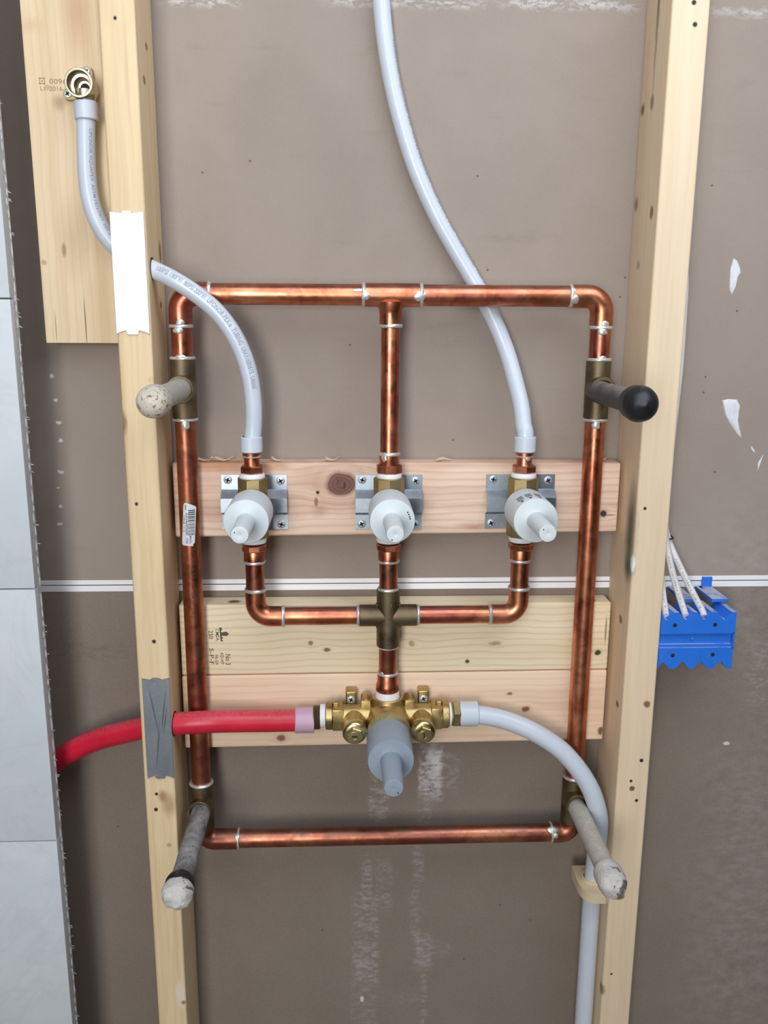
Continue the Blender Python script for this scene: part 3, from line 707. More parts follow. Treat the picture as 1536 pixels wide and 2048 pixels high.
# side legs
zb0 = W(405, 1564, YL).z; zb1 = W(408, 1655, YL).z
for xs, zq, s in ((XL, zl1, 10), (XR, zr1, 20)):
    obj('pipe', cyl((xs, YL, zq + .004), (xs, YL, zt0 - .004), RP * .985), M_copper, loop)
    sj((xs, YL, zq), Z, RF, s, [(.004, .1, .005, .004), (-.005, -.1, .006, .004)]); sj((xs, YL, zt0), Z, .0146, s + 1, [(.002, 0, .006, .003)])
    TL = zt0 - zt1
    obj('tee', [lathe((xs, YL, zt0), -Z, [(0, .0142), (.001, .0150), (TL - .001, .0150), (TL, .0142)]),
                lathe((xs, YL, 1.4645), -Yv, [(0, .0158), (.020, .0160), (.0255, .0164), (.0262, .0158), (.0262, .0125), (.018, .0120)], 36, caps=(True, True))], M_bronze, loop)
    sj((xs, YL, zt1), Z, .0146, s + 2, [(-.005, .2 if xs < 0 else -.2, .005, .006)])
    obj('pipe', cyl((xs, YL, zt1 + .004), (xs, YL, zb0 - .004), RP), M_copper_dull if xs < 0 else M_copper, loop)
    sj((xs, YL, zb0), Z, .0150, s + 3)
    obj('tee', [lathe((xs, YL, zb0), -Z, [(0, .0145), (.001, .0153), (zb0 - zb1 - .001, .0153), (zb0 - zb1, .0145)]),
                lathe((xs, YL, .9125), -Yv, [(0, .0160), (.020, .0162), (.0255, .0166), (.0262, .0160), (.0262, .0125), (.018, .0120)], 36, caps=(True, True))], M_bronze, loop)
    xe = XL + .047 if xs < 0 else XR - .028
    elbow((xs, YL, zb1 + .002), (xs, YL, ZB), (xe, YL, ZB), M_copper_dull, loop, RF, .017)
xe0, xe1 = XL + .047, XR - .028
obj('pipe', cyl((xe0 - .004, YL, ZB), (xe1 + .004, YL, ZB), RP * .97), M_copper_dull, loop)
sj((xe0, YL, ZB), X, seed=31, blob=[(-.001, -.7, .005, .004)], w=.003); sj((xe1, YL, ZB), X, seed=32, blob=[(0, -.8, .005, .007), (.004, -.2, .004, .003)], w=.003)
# barcode sticker on the left leg
def wrap(px, py, off=.0003):
    """a point of the left leg's surface seen at this pixel"""
    P = W(px, py, YL - RP); d = max(-.98, min(.98, (P.x - XL) / (RP)))
    a = math.asin(d); return Vector((XL + (RP + off) * d, YL - (RP + off) * math.cos(a), P.z))
def wrapped_quad(px0, py0, px1, py1, off, n=6):
    V = []; Fc = []
    for j in (0, 1):
        for i in range(n + 1):
            V.append(wrap(px0 + (px1 - px0) * i / n, (py0, py1)[j], off))
    for i in range(n): Fc.append((i, i + 1, n + 2 + i, n + 1 + i))
    return V, Fc
V = []; Fc = []; rows = 24
for j in range(rows + 1):
    t = j / rows; py = 1006 + 85 * t
    l = 367 - 3.5 * t + (0 if 0 < j < rows else 2) ; r = 391 - 2 * t
    if t < .14: r = 369 + (391 - 369) * math.sin(min(1, t / .14 + .12) * PI / 2)
    if t > .95: r -= 3
    for i in range(9): V.append(wrap(l + (r - l) * i / 8, py + (1.5 * i / 8 if t > .9 else 0), .0003))
for j in range(rows):
    for i in range(8): Fc.append((j * 9 + i, j * 9 + i + 1, j * 9 + 10 + i, j * 9 + 9 + i))
lab = obj('barcode_label', (V, Fc), plain('label_paper', (0.72, 0.74, 0.77), 0.45, var=0.03), loop); lab['label'] = 'white barcode label stuck on the left copper leg'
bars = []; y = 1020
random.seed(11)
while y < 1070:
    h = random.choice((.7, .7, 1.2, 2.0)); bars.append(wrapped_quad(376.5 - (y - 1020) * .02, y, 388.5, y + h, .0005)); y += h + random.choice((.8, 1.0, 1.6))
def wrap_text(t, px, py, L, h):
    P = W(px, py, YL - RP); k = mpp(P); V2, Fc = fine2d(*fit2d(t, L * k, h * k, .01), .0016)
    V = []
    for u, v in V2:
        V.append(wrap(px + v / k, py + u / k, .0005))
    return V, Fc
bars += [wrap_text('635246002020', 371.5, 1026, 44, 4), wrap_text('TYPE M 1 X 12', 366.5, 1030, 34, 3), wrap_text('LOT 2016', 372, 1076, 11, 5), wrap_text('MADE IN', 379, 1072, 14, 4), wrap_text('PIPE', 369, 1010, 10, 3.5)]
obj('print', bars, M_ink, lab)
obj('stamped_lettering', [wrap_text('SCH I I  I S U     C', 383.5, 1096, 140, 6)], plain('red_brown_ink', (0.13, 0.03, 0.025), .6, var=.1), loop)

# ------------------------------------------------------------------ branch manifold
YM = YV; ZX = 1.1810; RB = 0.0115; RBF = .0128
man = thing('copper_branch_manifold', (XV[1], YM, ZX), 'copper branch pipes with a bronze cross linking three valves to the mixing valve', 'pipework')
zs1 = W(775, 1121, YM).z; zn0 = W(775, 1087, YM).z; zn1 = W(775, 1099, YM).z; zs2 = W(775, 1177, YM).z; zs3 = W(775, 1291, YM).z
def drop(x, r=RB):
    obj('threaded_adapter', [hexa((x, YM, zn0), (x, YM, zn1), .0158, .001, .3, 8), lathe((x, YM, zn1 + .001), -Z, [(0, .0122), (.002, .0130), (zn1 - zs1, .0130), (zn1 - zs1 + .001, .0122)])], M_adapter, man)
    sj((x, YM, zs1), Z, RBF * 1.0, int(x * 100) + 40, None, man); obj('pipe', cyl((x, YM, zs1 + .003), (x, YM, zs2 - .003), RB), M_copper_dull, man)
    sj((x, YM, zs2), Z, RBF * 1.03, int(x * 100) + 50, None, man)
for x in XV: drop(x)
cxl, cxr = W(718, 1231, YM).x, W(834, 1228, YM).x
cross = [lathe((cxl, YM, ZX), X, [(0, .0128), (.001, .0138), (cxr - cxl - .001, .0138), (cxr - cxl, .0128)]),
         lathe((XV[1], YM, zs2), -Z, [(0, .0138), (.001, .0147), (zs2 - zs3 - .001, .0147), (zs2 - zs3, .0138)])]
# angular cast ribs meeting in the middle of the cross
xc = XV[1]; s = .0155; yf = YM - .0140
V = [Vector((xc, yf - .0012, ZX))] + [Vector((xc + dx * s, YM - .004, ZX + dz * s)) for dx, dz in ((1, 1), (-1, 1), (-1, -1), (1, -1))] + [Vector((xc + dx * s, YM + .004, ZX + dz * s)) for dx, dz in ((1, 1), (-1, 1), (-1, -1), (1, -1))]
Fc = [(0, 1, 2), (0, 2, 3), (0, 3, 4), (0, 4, 1), (1, 5, 6, 2), (2, 6, 7, 3), (3, 7, 8, 4), (4, 8, 5, 1), (8, 7, 6, 5)]
cross.append((V, Fc))
# raised casting mark
cross.append(lathe((xc, yf + .0005, zs2 - .018), -Yv, [(0, .0042), (.0009, .0040), (.0009, .0030), (.0004, .0028)], 20)); cross.append(lathe((xc, yf + .0005, zs2 - .018), -Yv, [(0, .0014), (.001, .0012)], 12))
obj('cross_fitting', cross, M_bronze, man)
for sgn, xv, pj, pe in ((-1, XV[0], cxl, W(567, 1232, YM).x), (1, XV[2], cxr, W(979, 1230, YM).x)):
    elbow((xv, YM, zs2), (xv, YM, ZX), (pe, YM, ZX), M_copper, man, RBF, .0185)
    obj('pipe', cyl((pe + sgn * .003, YM, ZX), (pj - sgn * .003, YM, ZX), RB), M_copper, man)
    sj((pe, YM, ZX), X, RBF, 60 + sgn, None, man); sj((pj + sgn * .001, YM, ZX), X, RBF, 63 + sgn, None, man)
YX = .028
zs4, zs5, zs6, zs7 = W(775, 1345, YX).z, W(775, 1364, YX).z, W(775, 1381, YX).z, W(775, 1393, YX).z
sj((xc, YM, zs3), Z, RBF * 1.02, 70, None, man); obj('pipe', cyl((xc, YM, zs3 + .003), (xc, YX, zs4 - .003), RB), M_copper_dull, man); sj((xc, YX, zs4), Z, RBF, 71, [(.002, -.7, .003, .003)], man)
obj('threaded_adapter', [lathe((xc, YX, zs4 + .001), -Z, [(0, .0125), (.001, .0132), (zs4 - zs5, .0132), (zs4 - zs5 + .003, .0148), (zs4 - zs6 - .001, .0152), (zs4 - zs6, .0146)])], M_adapter, man)

# ------------------------------------------------------------------ valves
def phillips(P, r, mat=M_screw, par=None, rot=0.4, name='screw'):
    s = obj(name, [lathe(Vector(P), -Yv, [(0, r), (.0006, r), (.0012, r * .86), (.0014, r * .5)], 24)], mat, par)
    c, sn = math.cos(rot), math.sin(rot); pcs = []
    for (lx, lz) in ((r * .58, r * .17), (r * .17, r * .58)):
        q = [(-lx, -lz), (lx, -lz), (lx, lz), (-lx, lz)]
        pcs.append(extrude([(P[0] + a * c - b * sn, P[2] + a * sn + b * c) for a, b in q], P[1] - .0017, P[1] - .0010))
    obj('cross_recess', pcs, M_dark, s)
M_bracket = galv('bracket_zinc', (0.45, 0.52, 0.585), 0.40, (0, 0, 0))
labels = ['left white capped shut-off valve below the curved printed plastic tube', 'centre white capped shut-off valve on the copper riser above the cross', 'right white capped shut-off valve with three black arrows on its guard']
blabels = ['zinc bracket behind the left white capped valve', 'zinc bracket behind the centre white capped valve', 'zinc bracket behind the right white capped valve']
bpx = [(442, 576, 950, 1058), (711, 843, 950, 1058), (973, 1105, 949, 1056)]
for i, x in enumerate(XV):
    # bracket: flat flanges with a raised band across
    p = bpx[i]; A = W(p[0], p[2], YF - .002); B = W(p[1], p[3], YF - .002)
    br = thing('mounting_bracket', ((A.x + B.x) / 2, YF, B.z), blabels[i], 'bracket', 'zinc valve brackets')
    h = A.z - B.z; yb = YF - .0003; yr = yb - .0115; t = .0016
    prof = [(yb, 0), (yb, .27), (yr, .345), (yr, .60), (yb - .002, .72), (yb, .735), (yb, 1.0)]   # from the bottom up, fraction of the height
    pts = [(y, B.z + f * h) for y, f in prof]
    V = []; Fc = []
    xs = [A.x, A.x + .003, B.x - .003, B.x]
    for (y, z) in pts:
        for yy in (y - t, y):
            for xx in (A.x, B.x): V.append(Vector((xx, yy, z)))
    for q in range(len(pts) - 1):
        a, b = q * 4, q * 4 + 4
        Fc += [(a, a + 1, b + 1, b), (a + 2, b + 2, b + 3, a + 3), (a, b, b + 2, a + 2), (a + 1, a + 3, b + 3, b + 1)]
    e = (len(pts) - 1) * 4; Fc += [(0, 2, 3, 1), (e, e + 1, e + 3, e + 2)]
    obj('bracket_plate', (V, Fc), M_bracket, br, sharp=20)
    k = mpp(A)
    for (fx, fz) in ((.10, .91), (.90, .89), (.09, .10), (.90, .09)):
        phillips((A.x + (B.x - A.x) * fx, yb - t, B.z + h * fz), .0052, M_screw, br, .3 + fx + fz)
    # valve
    v = thing('shut_off_valve', (x, YV, ZV), labels[i], 'valve', 'white capped shut-off valves')
    ztop, zbot = W(505, 955, YV).z, W(505, 1074, YV).z
    obj('body', [hexa((x, YV, ztop), (x, YV, ZV + .006), .0190, .0012, .26 if i == 0 else 0.0, 8), hexa((x, YV, ZV - .006), (x, YV, zbot), .0190, .0012, 0.2, 8),
                 lathe((x, YV, ZV + .008), -Z, [(0, .0165), (.016, .0165)]), lathe((x, YV + .006, ZV), -Yv, [(0, .017), (.03, .017), (.034, .016)])], M_brass_rough, v)
    ztt = W(505, 945, YV).z; ztb = W(505, 1086, YV).z
    obj('thread_tape', [lathe((x, YV, ztop - .0005), Z, [(0, .0152), (.0015, .0158), (ztt - ztop - .001, .0150), (ztt - ztop, .0140)], 32, wob=.012, seed=i)], M_tape, v)
    obj('thread_tape', [lathe((x, YV, zbot + .0005), -Z, [(0, .0152), (.0015, .0158), (zbot - ztb - .001, .0150), (zbot - ztb, .0140)], 32, wob=.012, seed=i + 4)], M_tape, v)
    rg = .0262; rt = .0104
    gd = obj('plaster_guard', [lathe((x, .004, ZV), -Yv, [(0, rg), (.057, rg), (.0585, rg - .0006), (.0590, rg - .002), (.0590, rt + .002), (.0600, rt + .0005), (.062, rt), (.1175, rt - .0005), (.1190, rt - .0012), (.1192, rt - .0022), (.1192, .0012), (.1188, .0004)], 48)], M_guard, v)
    obj('vent_hole', [lathe((x + (-.0055, -.0035, -.005)[i], .004 - .1193, ZV + (.0028, -.0062, .0045)[i]), -Yv, [(0, .0007), (.0002, .0007)], 10)], M_dark, gd)
    if i == 2:
        pcs = []
        for ang, dz in ((-.62, 0), (-.22, 0), (.20, 0)):
            # arrow head near the rim, short lines of print behind it
            def g(da, y): a = ang + da; return Vector((x + (rg + .0002) * math.sin(a), y, ZV + (rg + .0002) * math.cos(a)))
            pcs.append(([g(-.10, -.044), g(.10, -.044), g(0, -.051)], [(0, 1, 2)]))
            for li in range(4):
                y = -.041 + li * .0042; wd = (.13, .16, .12, .15)[li]; q = -wd
                while q < wd:
                    ww = random.uniform(.015, .03); pcs.append(([g(q, y), g(q + ww, y), g(q + ww, y + .0026), g(q, y + .0026)], [(0, 1, 2, 3)])); q += ww + .012
        obj('print', pcs, M_ink_grey if False else M_ink, gd)
    if i == 1:
        pcs = []
        for da, l in ((1.02, .004), (1.16, .003), (1.30, .005), (1.42, .003)):
            c = Vector((x + .0205 * math.sin(da), -.0552, ZV + .0205 * math.cos(da)))
            pcs.append(lathe(c, -Yv, [(0, .0009), (.0002, .0006)], 7, wob=.6, seed=int(da * 40)))
        obj('scuff', pcs, M_ink, gd)

# ------------------------------------------------------------------ mixing valve
ZM = 1.0425; XM = -.0135
mv = thing('mixing_valve', (XM, YX, ZM), 'cast brass mixing valve with a grey plastic guard between red and white tubes', 'valve')
ax0, ax1 = W(651, 1432, YX).x, W(897, 1430, YX).x
RA = .0145
ztop = W(775, 1392, YX).z
body = [lathe((ax0, YX, ZM), X, [(0, .0165), (.0012, .0180), (.0085, .0180), (.010, .0150), (.022, RA), (ax1 - ax0 - .022, RA), (ax1 - ax0 - .010, .0150), (ax1 - ax0 - .0085, .0180), (ax1 - ax0 - .0012, .0180), (ax1 - ax0, .0165)], 40),
        lathe((XM, YX, ZM), Z, [(0, .023), (.012, .0225), (.018, .0195), (.026, .0190), (ztop - ZM - .001, .0196), (ztop - ZM, .0185)], 40),
        lathe((XM, YX + .012, ZM - .006), -Yv, [(0, .030), (.014, .030), (.024, .028), (.036, .0275), (.046, .027)], 44)]
for sx in (-1, 1):                                   # stop chambers and wrench flats
    cx = XM + sx * .0435
    body += [lathe((cx, YX + .012, ZM - .004), -Yv, [(0, .0150), (.016, .0155), (.040, .0150), (.046, .0148)], 36),
             box(ax0 + .0085 if sx < 0 else ax1 - .024, ax0 + .024 if sx < 0 else ax1 - .0085, YX - .0150, YX + .0150, ZM - .0150, ZM + .0150, .003, 2),
             box((ax0 + .010) if sx < 0 else (ax1 - .017), (ax0 + .017) if sx < 0 else (ax1 - .010), YX - .004, YX + .004, ZM - .0190, ZM + .0190, .0008, 1),
             # screw lug and rounded rib beside it
             box(cx - .0070 + sx * .004 - (.003 if sx > 0 else -.003) * 0, cx + .0070 + sx * .004, YX + .008, YF - .0004, ZM + .010, ztop + .003, .0022, 3),
             box(XM + sx * .0285 - .0062, XM + sx * .0285 + .0062, YX - .006, YX + .020, ZM + .004, ztop - .004, .0018, 2),
             lathe((XM + sx * .0285, YX + .012, ztop - .006), -Yv, [(0, .0060), (.012, .0060), (.016, .0035)], 20),
             box(XM + sx * .026 - .006, XM + sx * .026 + .006, YX - .013, YX + .010, ZM - .013, ZM + .006, .0015, 2)]
obj('body', body, M_brass, mv)
k = mpp((XM, 0, ZM))
def emboss(t, x, y, z, L, h):
    V2, Fc = fit2d(t, L, h, .01); return [Vector((x + u - L / 2, y, z + v)) for u, v in V2], Fc
pc = []
for t, dx, z, L in (('140', 0, ZM + .0185, .011), ('IPC', 0, ZM + .0235, .009)):
    V2, Fc = fine2d(*fit2d(t, L, .0042, .01), .0015); rr = .0226 if z < ZM + .02 else .0197
    pc.append(([Vector((XM + rr * math.sin((u - L / 2) / rr), YX - (rr + .0002) * math.cos((u - L / 2) / rr), z + v - .006)) for u, v in V2], Fc))
obj('cast_lettering', pc, M_brass_rough, mv)
for sx in (-1, 1):
    cx = XM + sx * .0435
    phillips((cx + sx * .004, YX + .008, ztop - .008), .0050, M_screw, mv, .5 * sx)
    st = obj('check_stop', [lathe((cx, YX - .030, ZM - .004), -Yv, [(0, .0149), (.001, .0153), (.011, .0153), (.0130, .0142), (.0150, .0112), (.0150, .0100)], 36), hexa((cx, YX - .0445, ZM - .004), (cx, YX - .0510, ZM - .004), .0112, .0010, .2),
                            lathe((cx, YX - .0502, ZM - .004), -Yv, [(0, .0062), (.0015, .0062), (.0016, .0044), (.0004, .0042)], 24)], M_brass_shiny, mv)
    obj('slot', [extrude([(cx - .0032 + dx, ZM - .004 - .0008), (cx + .0032 + dx, ZM - .004 - .0008), (cx + .0032 + dx, ZM - .004 + .0008), (cx - .0032 + dx, ZM - .004 + .0008)], YX - .0522, YX - .0505) if sx < 0 else extrude([(cx - .0008, ZM - .0072), (cx + .0008, ZM - .0072), (cx + .0008, ZM - .0008), (cx - .0008, ZM - .0008)], YX - .0522, YX - .0505) for dx in (0,)], M_dark, st)
zmg = 1.0255; rg = .0282
gd = obj('plaster_guard', [lathe((XM, .003, zmg), -Yv, [(0, rg), (.0635, rg), (.0648, rg - .0006), (.065, rg - .002), (.065, .0145), (.0655, .0132), (.067, .0128), (.1250, .0115), (.1265, .0108), (.1268, .0095), (.1268, .0022), (.1262, .0016)], 48)], M_guard_grey, mv)
obj('vent_hole', [lathe((XM + .005, .003 - .1269, zmg - .0062), -Yv, [(0, .0009), (.0002, .0009)], 10)], M_dark, gd)
for nm, a, b in (('l', W(640, 1432, YX).x, ax0 + .0005), ('r', ax1 - .0005, W(902, 1430, YX).x)):
    obj('thread_tape', [lathe((a, YX, ZM), X, [(0, .0140), (.0006, .0150), (b - a - .0006, .0152), (b - a, .0145)], 32, wob=.012, seed=8)], M_tape, mv)
obj('thread_tape', [lathe((xc, YX, ztop - .001), Z, [(0, .0150), (.001, .0156), (zs6 - ztop, .0150), (zs6 - ztop + .0015, .0140)], 32, wob=.01, seed=12)], M_tape, mv)

# ------------------------------------------------------------------ iron nipples
def iron(name, base, dirt, cut, metal=.0):
    m = Mat(name, base, .6)
    g = m.noise(60, (1, 1, 1), 6, .7, .3); g2 = m.noise(210, (1, 1, 1), 5, .7, 0, (3, 3, 1))
    m.setcol(m.ramp(g2, [(.3, tuple(c * .75 for c in base)), (.7, base)])); m.mix(m.rng(g, cut, cut + .03), dirt, 1.0)
    m.mix(m.rng(g2, .68, .75), (.05, .045, .045), .7); m.bump(g, .5, .001); return m.m
M_cream = iron('cream_overspray', (0.56, 0.53, 0.46), (0.60, 0.57, 0.50), .6)
M_rust = Mat('cream_flaking_rust', (.62, .57, .47), .6); g = M_rust.noise(230, (1, 1, 1), 4, .6); g2 = M_rust.noise(60, (1, 1, 1), 4)
M_rust.setcol(M_rust.ramp(g2, [(.3, (.53, .48, .38)), (.7, (.68, .63, .53))])); M_rust.mix(M_rust.rng(g, .57, .61), (.22, .09, .03), .9); M_rust.mix(M_rust.rng(g2, .64, .70), (.05, .05, .055), .8); M_rust.bump(g2, .4, .001); M_rust = M_rust.m
M_black = plain('black_iron', (0.022, 0.023, 0.026), .38, .3, var=.4, scale=90, bump=.3, bscale=300)
bk = Mat('dusty_black_iron', (.03, .03, .033), .5); bk.setcol(bk.ramp(bk.noise(60, (1, 1, 1), 5, .65), [(.3, (.03, .03, .032)), (.7, (.065, .062, .062))])); bk.mix(bk.math('MULTIPLY', bk.upness(.1, 1.0), bk.rng(bk.noise(40, (1, 1, 1), 4, .6, 0, (4, 4, 4)), .3, .55)), (.30, .28, .265), .8); M_dusty = bk.m
gi = Mat('grey_smeared_iron', (.12, .12, .12), .6); g = gi.noise(35, (1, 1, 1), 5, .65, .4); gi.setcol(gi.ramp(g, [(.35, (.07, .07, .072)), (.5, (.24, .235, .23)), (.68, (.42, .41, .40))])); gi.mix(gi.math('MULTIPLY', gi.rng(gi.noise(160, (1, 1, .5), 4, .7), .62, .68), gi.upness(-.2, .4)), (.015, .015, .015), .9); gi.bump(g, .4, .001); M_greyiron = gi.m
M_plaster = Mat('plaster_caked_cap', (.62, .60, .56), .8); g = M_plaster.noise(110, (1, 1, 1), 5, .7); g2 = M_plaster.noise(40, (1, 1, 1), 4, .6, .3, (2, 2, 2)); M_plaster.setcol(M_plaster.ramp(g, [(.3, (.50, .48, .44)), (.7, (.70, .68, .64))])); M_plaster.mix(M_plaster.rng(g2, .62, .65), (.07, .07, .075), .85); M_plaster.bump(g, .9, .002); M_plaster = M_plaster.m
def nipple(X0, Z0, y1, rn, rc, mats, label, style):
    y0 = YL - .020
    t = thing('pipe_nipple', (X0, y0, Z0), label, 'pipe stub', 'capped pipe stubs')
    L = y0 - y1
    obj('pipe', [lathe((X0, y0, Z0), -Yv, [(0, rn * .97), (.004, rn), (L - .020, rn), (L - .015, rn)], 36)], mats[0], t)
    c0 = L - .036
    if style == 'dome': pr = [(0, rn + .0006), (.002, rc * .93), (.004, rc * 1.0), (.009, rc), (.011, rc * .97), (.0125, rc * 1.03), (.018, rc * 1.06), (.024, rc * 1.0), (.030, rc * .82), (.034, rc * .55), (.0360, rc * .22), (.0375, rc * .10), (.038, 0.0004)]
    else: pr = [(0, rn + .0005), (.002, rc * .92), (.006, rc * .99), (.012, rc), (.018, rc * .98), (.024, rc * .95), (.029, rc * .86), (.033, rc * .66), (.0352, rc * .35), (.036, .0004)]
    cap = obj('cap', [lathe((X0, y0 - c0, Z0), -Yv, pr, 36)], mats[1], t)
    if style == 'crust':
        fr = y0 - c0 - .016; V = []; Fc = []
        for j, (dy, rr) in enumerate(((0, 1.02), (.004, 1.06), (.010, 1.03), (.016, .93), (.0195, .7), (.021, .4), (.0215, .02))):
            for q in range(36):
                a = 2 * PI * q / 36; kx = mnoise.noise(Vector((math.cos(a) * 1.5 * min(rr, 1) + X0 * 50, math.sin(a) * 1.5 * min(rr, 1), j * .30))) + .4 * mnoise.noise(Vector((math.cos(a) * 4 * rr, math.sin(a) * 4 * rr + X0 * 31, j * .8)))
                low = max(0, -math.sin(a - .35)); cut = .35 + .65 * low if j < 3 else 1.0
                r_ = rc * rr * (1 + (.10 if rr > .8 else .02) * kx) * (0.93 + .07 * cut if j < 3 else 1)
                V.append(Vector((X0 + r_ * math.cos(a), fr - dy - .003 * kx, Z0 + r_ * math.sin(a))))
        for j in range(6):
            for q in range(36):
                qq = (q + 1) % 36; Fc.append((j * 36 + q, j * 36 + qq, j * 36 + 36 + qq, j * 36 + 36 + q))
        Fc.append(tuple(216 + q for q in range(36)))
        obj('plaster_crust', (V, Fc), M_plaster, cap)
    return t
nipple(XL, 1.4645, -.147, .0128, .0172, [M_cream, M_rust], 'upper left capped stub in flaking cream paint with rust specks', 'round')
nipple(XR - .004, 1.4630, -.147, .0130, .0182, [M_dusty, M_black], 'clean black capped iron stub at the upper right tee', 'dome')
nipple(XL + .002, .9130, -.160, .0124, .0172, [M_greyiron, M_black], 'lower left grey smeared iron stub with plaster caked on its end', 'crust')
nipple(XR - .0005, .9095, -.152, .0124, .0172, [M_cream, M_plaster], 'lower right stub crusted in off-white plaster in front of the white tube', 'crust')

# ------------------------------------------------------------------ plastic tubes
def pex(pts, r, mat, label, per=12):
    path = spline([W(*p) if isinstance(p, tuple) else p for p in pts], per)
    t = thing('plastic_tube', path[0], label, 'tube', 'flexible plastic water tubes')
    obj('tube', tube(path, r), mat, t); return t, path
def ring(P, ax, L, r, mat, par, rin=.0105):
    ax = Vector(ax).normalized()
    obj('expansion_ring', [lathe(Vector(P) - Vector(ax) * L / 2, ax, [(0, rin), (0, r - .001), (.001, r), (L - .001, r), (L, r - .001), (L, rin)], 36, caps=(False, False))], mat, par)
zr0 = W(505, 904, YV).z; zr1 = W(505, 873, YV).z
def top_fitting(t, x):
    ring((x, YV, (zr0 + zr1) / 2), Z, zr1 - zr0, .0133, M_ring, t)
    za, zb, zc = W(505, 911, YV).z, W(505, 931, YV).z, W(505, 945.5, YV).z
    obj('copper_fitting', [lathe((x, YV, zr0 + .001), -Z, [(0, .0096), (.0015, .0110), (zr0 - za + .001, .0110), (zr0 - za + .002, .0096), (zr0 - zb, .0093), (zr0 - zb + .002, .0105)], 32), hexa((x, YV, zb), (x, YV, zc), .0148, .0012, .5)], M_adapter, t)
    obj('solder_joint', solder((x, YV, za), Z, .0103, .004, int(x * 90) + 7, [(-.002, .3, .003, .004)] if x > 0 else None), M_solder, t)
Rw = .0101
tl, pl = pex([W(172, 236, .029), W(172, 290, .029), W(174, 345, .029), W(180, 395, .029), W(192, 435, .029), W(211, 470, .029), W(235, 497, .029), W(265, 516, .027), W(300, 536, .022), W(345, 558, .0155), W(392, 588, .0155), W(432, 622, .0155), W(463, 662, .016), W(486, 708, .018), W(500, 755, .020), W(506.5, 805, .022), W(507, 850, YV), Vector((XV[0], YV, zr0 + .006))], Rw, M_pex, 'white printed plastic tube curving from the brass elbow through the left stud')
top_fitting(tl, XV[0])
S = 0; s0 = None; sl = []
acc = 0
for a, b in zip(pl, pl[1:]):
    acc += (b - a).length; sl.append(acc)
sA = next(s for s, p in zip(sl, pl) if p.x > W(312, 540, .02).x); sB = next(s for s, p in zip(sl, pl) if p.z < W(507, 768, .02).z)
obj('printed_lettering', [path_text(pl, Rw, sA, '100PSI 180°F/  80PSI 200°F/  UPONOR-PEX-a  TUBING  U66316B0615  U6666', sB - sA, .0064, .45, 1)], M_ink_grey, tl)
obj('printed_lettering', [path_text(pl, Rw, .012, 'UPONOR AQUAPEX  ASTM F876/F877  NSF-pw', .125, .0050, .72, 1)], M_ink_grey, tl)
tmid, pm = pex([W(760, -90, .0755), W(762, -10, .0755), W(769, 70, .0755), W(783, 160, .0755), W(803, 245, .0755), W(831, 335, .0755), W(870, 425, .0755), W(914, 505, .0750), W(955, 575, .072), W(988, 640, .066), W(1014, 705, .060), W(1033, 772, .047), W(1043, 815, .037), W(1047, 850, .029), Vector((XV[2], YV + .001, zr1 + .004)), Vector((XV[2], YV, zr0 + .006))], Rw, M_pex, 'long white plastic tube coming down from above behind the top copper pipe')
top_fitting(tmid, XV[2])
obj('printed_lettering', [path_text(pm, Rw, .09, 'UPONOR AQUAPEX 3/4" ASTM F876/F877 CSA B137.5 PEX 1006 100PSI 180°F', .30, .0035, 1.0, 1)], M_ink_grey, tmid)
XW = .2720; YC = .027
def onX(px, py): return atX(px, py, XW)
xe_ = W(955, 1432, YX).x
tw, pw = pex([Vector((xe_ - .012, YX, ZM)), W(985, 1434, .026), W(1030, 1447, .022), W(1073, 1467, .016), W(1112, 1492, .0115), W(1139, 1517, .0085), W(1168, 1555, .0060), W(1187, 1593, .0050), Vector((.2685, .007, W(1196, 1640, .007).z)), Vector((.2710, .0155, W(1192, 1690, .0165).z)), Vector((XW, .0245, W(1189, 1750, .0245).z)), Vector((XW, YC, W(1186, 1800, YC).z)), Vector((XW, YC, .62)), Vector((XW, YC, .40)), Vector((XW, YC, .05))], .0122, M_pex, 'thick white plastic tube arching from the mixing valve down beside the right stud')
rx0, rx1 = W(918, 1432, YX).x, W(955, 1432, YX).x
ring(((rx0 + rx1) / 2, YX, ZM), X, rx1 - rx0, .0163, M_ring, tw, .0125)
xn = W(902, 1430, YX).x
obj('brass_fitting', [hexa((xn + .0015, YX, ZM), (rx0 + .001, YX, ZM), .0178, .0014, .1), lathe((xn, YX, ZM), X, [(0, .0145), (.0022, .0155)], 30)], M_brass_rough, tw)
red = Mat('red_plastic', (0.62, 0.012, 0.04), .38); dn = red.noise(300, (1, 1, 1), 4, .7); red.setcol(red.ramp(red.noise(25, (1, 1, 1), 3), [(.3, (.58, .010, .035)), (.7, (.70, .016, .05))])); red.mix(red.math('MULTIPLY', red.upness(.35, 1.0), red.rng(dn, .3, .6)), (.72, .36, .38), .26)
rr0, rr1 = W(590, 1441, YX).x, W(628, 1440, YX).x
RRD = .0143
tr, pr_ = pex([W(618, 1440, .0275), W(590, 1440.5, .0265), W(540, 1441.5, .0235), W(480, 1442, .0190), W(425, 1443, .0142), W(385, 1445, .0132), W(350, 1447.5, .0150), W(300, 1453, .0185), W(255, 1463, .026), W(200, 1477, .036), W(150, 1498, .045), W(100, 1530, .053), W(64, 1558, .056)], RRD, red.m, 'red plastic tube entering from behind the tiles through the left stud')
ring(W(609, 1440, .027), W(628, 1440, .0278) - W(590, 1440.5, .0265), rr1 - rr0, .0166, plain('pink_ring', (.62, .40, .52), .42, var=.06, Subsurface_Weight=.3, Subsurface_Radius=(.006, .004, .004)), tr, .0143)
xt = W(641, 1432, YX).x
